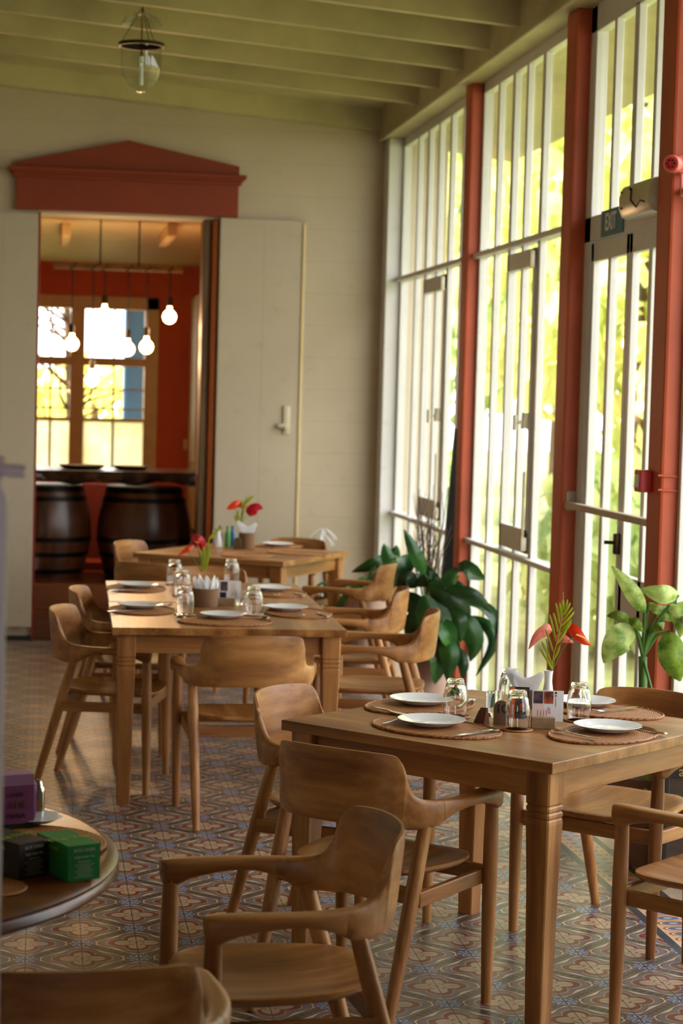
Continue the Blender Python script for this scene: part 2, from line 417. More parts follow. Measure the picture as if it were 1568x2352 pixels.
def frame(o, x, n):      # 4x4 placing local XY text plane: x = reading direction, n = facing normal
    x = Vector(x).normalized(); n = Vector(n).normalized(); y = n.cross(x)
    return Matrix(((x.x, y.x, n.x, o[0]), (x.y, y.y, n.y, o[1]), (x.z, y.z, n.z, o[2]), (0, 0, 0, 1)))
def catmull(P, n=6):
    P = [Vector(p) for p in P]; out = []
    Q = [P[0]*2-P[1]]+P+[P[-1]*2-P[-2]]
    for i in range(1, len(Q)-2):
        for k in range(n):
            t = k/n; a, b_, c, d = Q[i-1], Q[i], Q[i+1], Q[i+2]
            out.append(0.5*((2*b_)+(c-a)*t+(2*a-5*b_+4*c-d)*t*t+(3*b_-a-3*c+d)*t**3))
    out.append(P[-1]); return out
def blade(path, width, side=None, cup=0.15, shape='oval', ns=3, wav=0.0):
    """leaf surface following a centre line; cup folds it along the midrib; thin but solid"""
    P = catmull(path, 4); m = len(P); mb = MB(); rows = []
    for i, p in enumerate(P):
        t = i/(m-1); tan = (P[min(i+1, m-1)]-P[max(i-1, 0)]).normalized()
        sv = Vector(side) if side is not None else Vector((CF.x, CF.y, CF.z)).cross(tan)
        sv = (sv-tan*sv.dot(tan)).normalized(); nr = tan.cross(sv)
        if shape == 'oval': w = width*0.5*(math.sin(PI*min(1, t*0.96+0.03)**0.8)**0.75)
        elif shape == 'heart': w = width*0.5*min(1, (t*7)**0.5)*(1-t**2.2)**0.8
        elif shape == 'strap': w = width*0.5*min(1, (t*6+0.15))*(1 if t < 0.85 else max(0.4, 1-(t-0.85)*4))
        w = max(w, width*0.02)
        row = []
        for k in range(-ns, ns+1):
            a = k/ns; row.append(p+sv*(w*a)+nr*(cup*w*abs(a)+wav*w*math.sin(t*22+k)))
        rows.append((row, nr))
    n = 2*ns+1; th = 0.0008
    vs = [q+nr*th for r, nr in rows for q in r]+[q-nr*th for r, nr in rows for q in r]; o = m*n; fs = []
    for j in range(m-1):
        for k in range(n-1):
            a = j*n+k; fs.append((a, a+1, a+n+1, a+n)); fs.append((o+a, o+a+n, o+a+n+1, o+a+1))
    mb.add(vs, fs); return mb

# ------------------------------------------------------------------ room shell
XP, XF, XG, XO = 1.175, 1.245, 1.270, 1.300
XM = XF+0.034      # shallow glazing bars      # post face, frame face, glass, outer face
YB = 8.21; XL = -3.3; YN = -8.0
fl = MB().bb(XL, XF+0.14, YN, YB+0.31, -0.08, 0.0).build('floor', M['tiles']); struct(fl)
# back wall with doorway
DX0, DX1, DZ = -1.258, -0.02, 2.965
bw = MB().bb(XL, DX0, YB, YB+0.30, 0, 4.3).bb(DX1, 1.6, YB, YB+0.30, 0, 4.3).bb(DX0, DX1, YB, YB+0.30, DZ, 4.3).build('wall_back', M['wall']); struct(bw)
struct(MB().bb(XL-0.1, XL, YN, YB+0.3, 0, 4.5).build('wall_left', M['wall']))
struct(MB().bb(XL-0.1, -2.7, YN-0.1, YN, 0, 4.5).bb(-1.5, 1.5, YN-0.1, YN, 0, 4.5).bb(-2.7, -1.5, YN-.1, YN, 0, .9).bb(-2.7, -1.5, YN-.1, YN, 2.6, 4.5).build('wall_front', M['wall']))
struct(MB().bb(-2.7, -2.64, YN-.08, YN, .9, 2.6).bb(-1.56, -1.5, YN-.08, YN, .9, 2.6).bb(-2.13, -2.07, YN-.08, YN, .9, 2.6).bb(-2.7, -1.5, YN-.08, YN, 2.54, 2.6).bb(-2.7, -1.5, YN-.08, YN, .9, .96).build('window_10', M['white']))  # unseen window added behind the camera to light the sides facing it
# dado skirting below the back wall, black
struct(MB().bb(XL, DX0, YB-0.012, YB, 0, 0.035).bb(DX1, XP, YB-0.012, YB, 0, 0.035).build('baseboard_back', M['skirt']))
def jz(x): return 3.62+(1.05-x)*0.075
# sloping ceiling boards
mb = MB(); x0, x1 = XL, 1.6
mb.add([(x0, YN, jz(x0)+0.15), (x1, YN, jz(x1)+0.15), (x1, YB+0.3, jz(x1)+0.15), (x0, YB+0.3, jz(x0)+0.15),
        (x0, YN, jz(x0)+0.2), (x1, YN, jz(x1)+0.2), (x1, YB+0.3, jz(x1)+0.2), (x0, YB+0.3, jz(x0)+0.2)],
       [(0, 3, 2, 1), (4, 5, 6, 7), (0, 1, 5, 4), (1, 2, 6, 5), (2, 3, 7, 6), (3, 0, 4, 7)])
struct(mb.build('ceiling', M['ceil']))
def joist(Y, w=0.055, up=0.15):
    mb = MB(); a, b_ = XL, 1.10; y0, y1 = Y-w/2, Y+w/2
    mb.add([(a, y0, jz(a)), (b_, y0, jz(b_)), (b_, y1, jz(b_)), (a, y1, jz(a)), (a, y0, jz(a)+up), (b_, y0, jz(b_)+up), (b_, y1, jz(b_)+up), (a, y1, jz(a)+up)],
           [(0, 3, 2, 1), (4, 5, 6, 7), (0, 1, 5, 4), (1, 2, 6, 5), (2, 3, 7, 6), (3, 0, 4, 7)])
    return mb
k = 1
y = 6.74
while y > YN:
    struct(joist(y).build('trim_%d' % k, M['ceil'])); k += 1; y -= 0.70
struct(joist(8.16, 0.09, 0.16).build('trim_%d' % k, M['ceil'])); k += 1
# wall plate beam over the glazing
mb = MB().bb(1.10, XO, YN, YB, 3.56, 3.98).bb(1.085, 1.115, YN, YB, 3.545, 3.575, 0.008)
struct(mb.build('trim_%d' % k, M['ceil'])); k += 1
# deep eave over the garden side
mb = MB().prism([(XO-.02, 3.60), (2.15, 3.50), (2.15, 3.56), (XO-.02, 3.70)], YN, YB+.4)
struct(mb.build('trim_%d' % k, M['ceil'])); k += 1
# red posts
POSTS = [(5.41, 5.575), (3.08, 3.262), (1.555, 1.74), (-0.75, -0.58)]
for y0, y1 in POSTS:
    struct(MB().bb(XP, XO-0.02, y0, y1, 0, 3.562, 0.012).build('trim_%d' % k, M['post'])); k += 1
# white corner post
struct(MB().bb(1.142, XO, 8.02, YB, 0, 3.56, 0.006).build('trim_%d' % k, M['white'])); k += 1

def opening(n, y0, y1, mull, wide=(), rails=((2.565, 2.595), (0.938, 0.965)), casement=None):
    root = bpy.data.objects.new('window_%d' % n, None); C.objects.link(root); struct(root)
    f = MB(); e = 0.035; ztop = 3.50
    f.bb(XF, XO, y0, y0+e, 0, 3.56, 0.003).bb(XF, XO, y1-e, y1, 0, 3.56, 0.003).bb(XF, XO, y0, y1, ztop, 3.62, 0.003).bb(XF, XO, y0, y1, 0, 0.09, 0.003)
    f.build('window_frame', M['white'], root)
    for m_ in mull:
        w = 0.060 if m_ in wide else 0.042
        MB().bb(XF, XM, m_-w/2, m_+w/2, 0.09, ztop, 0.003).build('mullion', M['white'], root)
    for a, b_ in rails:
        MB().bb(XF-0.035, XO-0.01, y0-0.004, y1+0.004, a, b_, 0.004).build('rail', M['white'], root)
    MB().bb(XG-0.002, XG+0.002, y0+0.02, y1-0.02, 0.05, ztop+0.03).build('pane', M['pane'], root)
    if casement:
        a, b_, z0, z1, mid = casement
        c = MB(); w = 0.05
        c.bb(XF-0.012, XF+0.034, a, a+w*0.8, z0, z1, 0.003).bb(XF-0.012, XF+0.034, b_-w*0.8, b_, z0, z1, 0.003).bb(XF-0.012, XF+0.034, a, b_, z1-0.09, z1, 0.003).bb(XF-0.012, XF+0.034, a, b_, z0, z0+0.12, 0.003)
        cs = c.build('casement', M['white'], root)
        h = MB().tube([(XF-0.03, a+0.015, 1.70), (XF-0.035, a+0.015, 1.62)], 0.018, 8).tube([(XF-0.03, a+0.015, 1.655), (XF-0.085, a+0.02, 1.65)], 0.008, 8).tube([(XF-0.085, a+0.02, 1.69), (XF-0.085, a+0.02, 1.61)], 0.012, 8)
        h.build('handle', M['lampbody'], cs, True)
        MB().tube([(XF-0.035, a-0.012, z0+0.05), (XF-0.035, a-0.012, z0+0.42)], 0.008, 8).box((XF-0.03, a-0.012, z0+0.05), (0.03, 0.03, 0.07), None, 0.005).box((XF-0.03, a-0.012, z1-0.06), (0.025, 0.03, 0.09), None, 0.005).build('bolt', M['lampbody'], cs, True)
    return root
opening(1, 5.575, 8.02, [7.45, 7.075, 6.71, 6.335, 5.95], (7.075, 6.335), casement=(6.335, 7.06, 1.00, 2.53, None))
opening(2, 3.262, 5.41, [5.0, 4.635, 4.325, 3.965], (4.635, 3.965), casement=(3.99, 4.62, 0.985, 2.535, None))
opening(3, -0.58, 1.555, [1.16, 0.80, 0.45, 0.10, -0.25], (0.8,))
opening(4, -1.75, -0.75, [-1.09, -1.42], (-1.42,))
struct(MB().bb(XP, XO, YN, -1.75, 0, 3.56).build('wall_right', M['wall']))
# door bay between posts two and three: transom window over a pair of glazed leaves
y0, y1 = 1.74, 3.08
root = bpy.data.objects.new('window_7', None); C.objects.link(root); struct(root)
f = MB().bb(XF, XO, y0, y0+0.05, 2.46, 3.56, .003).bb(XF, XO, y1-0.10, y1, 0, 3.56, .003).bb(XF, XO, y0, y1, 3.44, 3.62, .003).bb(XF, XO, y0, y1, 2.49, 2.605, .003).bb(XF, XO, y0, y0+0.03, 0, 2.5, .003)
f.build('window_frame', M['white'], root)
MB().bb(XF, XM, 2.652, 2.69, 2.6, 3.45, .003).build('mullion', M['white'], root)
MB().bb(XF, XM, 2.31, 2.375, 2.6, 3.45, .003).build('mullion', M['white'], root)
MB().bb(XF, XM, 2.03, 2.07, 2.6, 3.45, .003).build('mullion', M['white'], root)
MB().bb(XG-.002, XG+.002, y0+.02, y1-.05, 2.58, 3.47).build('pane', M['pane'], root)
def leaf_door(n, a, b_, mids, midrail=True):
    r = bpy.data.objects.new('door_%d' % n, None); C.objects.link(r); struct(r)
    xa, xb = XF+0.006, XF+0.040; w = 0.045
    d = MB().bb(xa, xb, a, a+w, 0.01, 2.485, .003).bb(xa, xb, b_-w, b_, 0.01, 2.485, .003).bb(xa, xb, a, b_, 2.40, 2.485, .003).bb(xa, xb, a, b_, 0.01, 0.16, .003)
    if midrail: d.bb(xa, xb, a, b_, 0.86, 1.03, .003)
    d.build('door_frame', M['white'], r)
    for m_ in mids:
        MB().bb(xa, xb, m_-.023, m_+.023, .16, 2.4, .003).build('glazing_bar', M['white'], r)
    MB().bb(xa+.020, xa+.024, a+.02, b_-.02, .1, 2.45).build('pane', M['pane'], r)
    return r
d1 = leaf_door(1, 2.36, 2.975, [2.672], False)
d2 = leaf_door(2, 1.77, 2.355, [2.05])
MB().box((XF-0.005, 2.36, 1.16), (0.03, 0.03, 0.09), None, .006).tube([(XF-0.01, 2.36, 1.165), (XF-0.055, 2.38, 1.165)], 0.008, 8).build('lock', M['darkmetal'], d2, True)

# double batten doors folded back flat against the back wall
def batten_door(n, a, b_, z0, z1, bead):
    r = bpy.data.objects.new('door_%d' % n, None); C.objects.link(r); struct(r)
    MB().bb(a, b_, YB-0.055, YB-0.015, z0, z1, .003).build('door_panel', M['door'], r)
    MB().bb(bead-0.008, bead+0.008, YB-0.064, YB-0.054, z0+.02, z1-.02, .004).build('bead', M['creamtrim'], r)
    return r
batten_door(3, -2.35, DX0-0.005, 0.10, 2.955, -1.93)
d4 = batten_door(4, DX1+0.01, 0.598, 0.10, 2.975, 0.578)
h = PY(658, 965, YB-0.07)
MB().box((h.x, YB-0.062, h.z), (0.05, 0.015, 0.20), None, .006).box((h.x-0.03, YB-0.08, h.z-0.04), (0.07, 0.03, 0.03), None, .008).lathe([(0.001, 0), (.022, .004), (.026, .016), (.016, .028), (.001, .03)], 14, (h.x-0.005, YB-0.07, h.z-.05), Vector((0, -1, 0))).build('latch', M['lampbody'], d4, True)
# doorway lining: thin red edge on the left, brown jamb with a metal rod on the right
mb = MB().bb(DX0-0.004, DX0+0.012, YB-0.02, YB+0.30, 0.0, DZ)
struct(mb.build('trim_%d' % k, M['redpaint'])); k += 1
mb = MB().bb(DX1-0.10, DX1-0.045, YB-0.0, YB+0.28, 0.0, DZ, .01)
struct(mb.build('trim_%d' % k, M['plaque'])); k += 1
mb = MB().bb(DX1-0.045, DX1+0.004, YB-0.03, YB+0.28, 0.0, DZ, .01)
struct(mb.build('trim_%d' % k, M['copper'])); k += 1
# two dark wooden steps up to the bar room
struct(MB().bb(DX0, DX1-0.1, YB+0.02, YB+0.34, 0, 0.20, .006).bb(DX0, DX1-0.1, YB+0.16, YB+0.46, 0.20, 0.385, .006).build('trim_%d' % k, M['darkwood'])); k += 1

# painted timber pediment over the doorway
ped = thing('door_pediment', 'rust-red triangular timber pediment above the doorway', 'pediment', ((DX0+DX1)/2, YB-.002, 3.0))
cx = (DX0+DX1)/2
def rel(x): return x-cx
MB().bb(rel(-1.418), rel(0.112), -0.05, 0.0, -0.02, 0.235, .004).build('frieze', M['pedi'], ped)
mb = MB()
mb.bb(rel(-1.44), rel(0.13), -0.075, 0, 0.20, 0.225, .006).bb(rel(-1.455), rel(0.142), -0.10, 0, 0.223, 0.243, .006).bb(rel(-1.475), rel(0.160), -0.125, 0, 0.241, 0.268, .005)
mb.build('cornice', M['pedi'], ped)
MB().prism([(rel(-1.42), .266), (rel(0.113), .266), (rel(0.113), .332), (rel(-.656), .478), (rel(-1.42), .305)], -0.06, 0).build('gable_board', M['pedi'], ped)

# ------------------------------------------------------------------ bar room behind the doorway
BY = 15.0; BZ = 0.385; BX0, BX1 = -3.2, 0.86; BC = 3.03
struct(MB().bb(BX0, BX1, YB+0.46, BY+0.2, BZ-0.1, BZ).bb(DX0, DX1, YB+0.3, YB+0.46, BZ-.1, BZ-.001).build('floor', M['darkwood']))
struct(MB().bb(BX0, BX1+0.1, YB+0.3, BY+0.2, BC, BC+0.1).build('ceiling', M['creamtrim']))
struct(MB().bb(BX0-.1, BX0, YB+0.3, BY+0.2, 0, BC).build('wall_left', M['orange']))
struct(MB().bb(BX1, BX1+.1, YB+0.3, BY+0.2, 0, BC).build('wall_right', M['orange']))
WX0, WX1, WZ0, WZ1 = -1.42, -0.19, 0.90, 2.58      # window opening in the far wall
struct(MB().bb(BX0, WX0, BY, BY+.15, 0, BC).bb(WX1, BX1, BY, BY+.15, 0, BC).bb(WX0, WX1, BY, BY+.15, WZ1, BC).bb(WX0, WX1, BY, BY+.15, 0, WZ0).build('wall_back', M['orange']))
w8 = bpy.data.objects.new('window_8', None); C.objects.link(w8); struct(w8)
mb = MB().bb(WX0-.14, WX0, BY-.04, BY+.1, WZ0-.05, WZ1+.13, .006).bb(WX1, WX1+.14, BY-.04, BY+.1, WZ0-.05, WZ1+.13, .006).bb(WX0-.14, WX1+.14, BY-.04, BY+.1, WZ1, WZ1+.13, .006).bb(WX0-.1, WX1+.1, BY-.07, BY+.1, WZ0-.08, WZ0, .006)
mb.build('window_frame', M['creamtrim'], w8)
MB().bb(-0.945, -0.80, BY-.03, BY+.09, WZ0, WZ1, .006).build('mullion', M['creamtrim'], w8)
MB().bb(WX0, WX1, BY-.02, BY+.08, 2.0, 2.085, .006).build('rail', M['creamtrim'], w8)
MB().bb(WX0, WX1, BY-.015, BY+.06, 1.43, 1.465, .004).build('rail', M['creamtrim'], w8)
for a in (-1.14, -0.50):
    MB().bb(a-.011, a+.011, BY+.0, BY+.05, WZ0, WZ1).build('glazing_bar', M['white'], w8)
for z in (1.76, 1.56):
    MB().bb(WX0, WX1, BY+.0, BY+.05, z-.009, z+.009).build('glazing_bar', M['white'], w8)
MB().bb(WX0, WX1, BY+.03, BY+.034, 1.44, WZ1).build('pane', M['pane'], w8)
MB().bb(WX0, WX1, BY+.03, BY+.036, WZ0, 1.44).build('frosted_pane', M['frost'], w8)
# door trim on the right of the bar room and switch plate
struct(MB().bb(0.27, 0.36, BY-1.0, BY+0.0, 0.4, 2.72, .01).build('trim_%d' % k, M['creamtrim'])); k += 1
p = PY(433, 1021, BY-0.02)
tag(MB().box(p, (0.11, 0.03, 0.11), None, .006).box(p+Vector((0, -.02, 0)), (0.04, .015, .06), None, .004).build('switch_plate', M['creamtrim']), 'square cream switch plate on the orange bar room wall', 'switch')
# ceiling fittings seen through the doorway
for px, lab in ((150, 'pale ceiling fan blade bracket left of the bulb wires'), (385, 'pale ceiling bracket right of the bulb wires')):
    q = PZ(px, 535, BC-0.03); tag(MB().box((q.x, q.y, BC-0.05), (0.07, 1.2, 0.10), None, .01).build('ceiling_beam', M['creamtrim']), lab.replace('ceiling fan blade bracket', 'short ceiling beam').replace('ceiling bracket', 'short ceiling beam')+' in the bar room', 'beam')

# bar: slab on barrels
slab = MB(); n = 26; ring = []
rings = []
for i in range(n+1):
    x = -1.75+2.0*i/n; a = 0.02*math.sin(i*1.7)+0.015*math.sin(i*3.1)
    rings.append([(x, 8.60+a, 1.175), (x, 8.62-a, 1.11+.012*math.sin(i*2.3)), (x, 8.80, 1.085+.02*math.sin(i*1.1)), (x, 9.30, 1.09), (x, 9.36, 1.14), (x, 9.34, 1.178)])
slab.loft(rings)
tag(slab.build('bar_counter', M['slab'], None, True, 50), 'thick dark live-edge wood slab laid across the barrels', 'bar counter')
def barrel(x, y, label, r=0.345, h=0.672):
    t = thing('barrel', label, 'barrel', (x, y, BZ), 0, 'dark wine barrels under the bar slab')
    prof = []
    for i in range(13):
        z = h*i/12; prof.append((r*(0.80+0.20*math.sin(PI*i/12)), z))
    MB().lathe(prof, 40).build('staves', M['barrelwood'], t, True, 60)
    for z in (0.03, 0.155, 0.265, 0.56, 0.63):
        i = z/h; rr = r*(0.80+0.20*math.sin(PI*i))+0.004
        i2 = (z+.035)/h; r2 = r*(0.80+0.20*math.sin(PI*min(1, i2)))+0.004
        MB().lathe([(rr-.006, z), (rr, z), (r2, z+.035), (r2-.006, z+.035)], 40).build('hoop', M['iron'], t, True)
    return t
barrel(-0.455, 8.98, 'large dark barrel to the right under the bar slab')
barrel(-1.185, 9.02, 'dark barrel half hidden by the left door leaf')
barrel(0.28, 9.0, 'dark barrel mostly hidden behind the right door jamb')
for (px, py, rx, lab) in ((188, 1068, 0.17, 'round black tray lying on the bar slab'), (300, 1072, 0.13, 'flat dark tray at the middle of the bar slab')):
    q = PY(px, py, 8.95); tag(MB().lathe([(0.001, .002), (rx*.8, .002), (rx, .022), (rx+.004, .022), (rx*.82, -.004), (0.001, -.004)], 28, (q.x, 8.95, 1.184)).build('tray', M['black'], None, True), lab, 'tray')
for (px, lab) in ((443, 'small glass cup on the right end of the bar slab'), (458, 'small glass cup beside the door jamb on the bar slab')):
    q = PY(px, 1062, 8.9); tag(MB().lathe([(0.001, 0), (.022, 0), (.028, .07), (.026, .07), (.02, .005), (0.001, .005)], 16, (q.x, 8.9, 1.178)).build('cup', M['glass'], None, True), lab, 'cup')
tag(MB().bb(-1.25, -0.35, 9.9, 10.1, BZ, 1.02).build('bar_back_board', M['darkred']), 'dark red panel standing behind the barrels', 'panel')
tag(MB().bb(-0.90, -0.68, 9.5, 9.8, BZ, 0.45, .01).build('floor_box', M['redpaint']), 'low red-brown box on the bar floor between the barrels', 'box')

# pendant bulbs wound on a wooden rod
rod_l = PY(122, 611, 9.4); rod_r = PY(420, 620, 9.4)
rod = thing('pendant_rod', 'brown wooden rod hung under the bar room ceiling', 'pendant rod', ((rod_l.x+rod_r.x)/2, 9.4, rod_l.z))
MB().tube([(rod_l.x-rod.location.x, 0, 0), (rod_r.x-rod.location.x, 0, 0)], 0.022, 10).build('rod', M['plaque'], rod, True)
for px in (230, 319):
    q = PY(px, 600, 9.4); x = q.x-rod.location.x
    MB().tube([(x, 0, 0.02), (x, 0, BC-rod.location.z)], 0.006, 6).build('hanging_wire', M['cord'], rod)
BL = [(165, 790, 'lowest-left bulb hanging before the left window pane'), (211, 872, 'lowest bulb of the cluster, dim against the window'), (240, 723, 'upper bulb hanging left of the middle'), (293, 802, 'bulb hanging in the middle of the cluster'), (336, 797, 'bulb hanging just right of the middle one'), (389, 728, 'rightmost bulb against the orange wall')]
def pendant():
    t = thing('pendant_bulb', 'x', 'pendant light', (0, 0, 0), 0, 'glowing pendant bulbs over the bar')
    MB().lathe([(0.001, -.053), (.025, -.047), (.044, -.030), (.053, -.004), (.053, .008), (.045, .030), (.030, .046), (.019, .056), (.017, .085), (.001, .085)], 20).build('bulb', M['bulb'], t, True, 80)
    MB().lathe([(.001, .08), (.022, .08), (.024, .13), (.014, .15), (.001, .15)], 14).build('socket', M['cord'], t, True)
    return t
for i, (px, py, lab) in enumerate(BL):
    t = pendant(); Y = 9.4
    q = PY(px, py, Y); t.location = q; t['label'] = 'glowing round '+lab
    MB().tube([(0, 0, .15), (0, 0, rod_l.z-q.z+0.02)], 0.005, 6).tube([(0.02*math.cos(a), .026*math.sin(a)*1.2+0.0, rod_l.z-q.z+0.026*math.cos(a)) for a in [j*PI/4 for j in range(9)]], .006, 5).build('cord', M['cord'], t)
    ld = bpy.data.lights.new('bulb_light', 'POINT'); ld.energy = 6; ld.color = (1.0, 0.60, 0.28); ld.shadow_soft_size = 0.055
    lo = bpy.data.objects.new('bulb_light', ld); C.objects.link(lo); lo.parent = t; lo.location = (0, 0, -0.09)

# ------------------------------------------------------------------ garden outside
tag(MB().bb(XO, 60, -30, 70, -0.25, -0.15).bb(-12, XO, BY+.3, 70, -.25, -.15).build('lawn', M['lawn']), 'sunlit green lawn outside the glazed wall', 'lawn', kind='structure')
def tree(x, y, h, r, mat, nleaf, label, group, trunk=True, ls=0.16):
    t = thing('garden_tree' if h > 2.2 else 'garden_shrub', label, 'tree' if h > 2.2 else 'shrub', (x, y, -.15), 0, group)
    rnd = random.Random(int(x*100+y*17)); vs = []; fs = []
    for i in range(nleaf):
        while True:
            a = Vector((rnd.uniform(-1, 1), rnd.uniform(-1, 1), rnd.uniform(-1, 1)))
            if 0.25 < a.length < 1: break
        zc = h*0.60 if h > 2.2 else h*0.5; zr = h*0.42 if h > 2.2 else h*0.5
        c = Vector((a.x*r, a.y*r, zc+a.z*zr)); s_ = ls*rnd.uniform(.6, 1.3)
        R = Euler((rnd.uniform(0, 6), rnd.uniform(0, 6), rnd.uniform(0, 6))).to_matrix(); o = len(vs)
        for q in ((-1, 0), (0, -.5), (1, 0), (0, .5)): vs.append(c+R @ Vector((q[0]*s_, q[1]*s_, 0)))
        fs.append((o, o+1, o+2, o+3))
    m_ = MB(); m_.add(vs, fs); m_.build('foliage', mat, t)
    if trunk: MB().tube([(0, 0, 0), (.05, .05, h*.4), (0, .1, h*.75)], [.14, .10, .05], 8).build('trunk', M['bark'], t, True)
GT = [(4.6, 13.5, 6.5, 2.1, 'gleaf', 2300), (8.4, 19.5, 8.0, 2.8, 'gleaf', 3600), (4.2, 24, 7.5, 2.5, 'gleaf2', 2400), (10.5, 27.5, 9, 3.3, 'gleaf2', 3000), (8.4, 9.5, 5.5, 1.9, 'gleaf', 2600), (3.4, 33, 9, 3.0, 'gleaf', 2200), (15, 22, 9, 3.3, 'gleaf', 3000), (10, 38, 10, 4, 'gleaf2', 3000)]
for i, (x, y, h, r, m_, nl) in enumerate(GT):
    tree(x, y, h, r, M[m_], nl, 'sunlit yellow-green garden tree blurred beyond the tall windows' if m_ == 'gleaf' else 'darker green garden tree blurred beyond the tall windows', 'bright garden trees' if m_ == 'gleaf' else 'darker garden trees', ls=.22)
for i, (x, y) in enumerate([(3.3, 9.0), (2.9, 17.5), (3.3, 20.0), (2.6, 28.5), (5.4, 7.0)]):
    tree(x, y, 1.5, 1.0, M['gleaf2'], 900, 'low green shrub on the lawn blurred beyond the windows', 'garden shrubs', False, .14)
tree(-1.9, 19.5, 2.3, 1.2, M['gleafy'], 600, 'bright yellow flowering tree outside the bar room window', None, True, .16)
tree(-.5, 23, 2.3, 1.2, M['gleafy'], 500, 'further yellow bush seen through the bar room window', None, True, .16)
bt = thing('bare_tree', 'bare branched tree outside the upper bar room window panes', 'tree', (-.95, 17.0, -.15)); rb = random.Random(21); mb = MB().tube([(0, 0, 0), (.05, 0, 1.6), (-.03, 0, 3.0), (.05, .1, 4.4)], [.07, .055, .04, .015], 7)
for i in range(34):
    z0 = rb.uniform(1.3, 3.6); a = rb.uniform(0, 6.28); L = rb.uniform(.5, 1.2); p = Vector((0, 0, z0)); P = [p]
    d_ = Vector((math.cos(a), math.sin(a)*.6, .6))
    for j in range(4): d_ = (d_+Vector((rb.uniform(-.5, .5), rb.uniform(-.4, .4), rb.uniform(-.3, .3)))).normalized(); P.append(P[-1]+d_*L/4)
    mb.tube(P, [.022, .017, .012, .008, .004], 5)
mb.build('branches', M['bark'], bt)
q = PY(322, 900, 16.4); tag(MB().bb(q.x-.18, q.x+.30, 16.4, 16.7, -.15, 4.5, .02).build('blue_post', M['bluepaint']), 'blue painted post outside the bar room window', 'post')
struct(MB().bb(XL-.2, XO+.55, YN-.2, YB+.4, 4.5, 4.6).bb(BX0-.2, BX1+.2, YB+.3, BY+1.4, BC+.15, BC+.3).build('trim_%d' % k, M['darkwood'])); k += 1

# ------------------------------------------------------------------ armchairs
def rail_ring(x, y, w, zb, zt, nx, ny, lean=0.0, n=14):
    out = []
    zm = (zb+zt)/2; h = (zt-zb)/2
    for i in range(n):
        a = 2*PI*i/n; c, s_ = math.cos(a), math.sin(a)
        u = w/2*math.copysign(abs(c)**0.55, c); v = h*math.copysign(abs(s_)**0.55, s_)
        l = lean*(v+h)
        out.append((x+nx*(u+l), y+ny*(u+l), zm+v))
    return out
def rail_loft(st, lean=False):
    P = catmull([(a[0], a[1], 0) for a in st], 5); Q = catmull([(a[2], a[3], a[4]) for a in st], 5)
    rings = []; m = len(P)
    for i in range(m):
        t = (P[min(i+1, m-1)]-P[max(i-1, 0)]).normalized(); nx, ny = t.y, -t.x
        if nx*P[i].x+ny*P[i].y < 0: nx, ny = -nx, -ny
        hgt = Q[i].z-Q[i].y
        rings.append(rail_ring(P[i].x, P[i].y, Q[i].x, Q[i].y, Q[i].z, nx, ny, 0.10*min(1, max(0, hgt-0.07)/0.1)))
    mb = MB(); mb.loft(rings); return mb
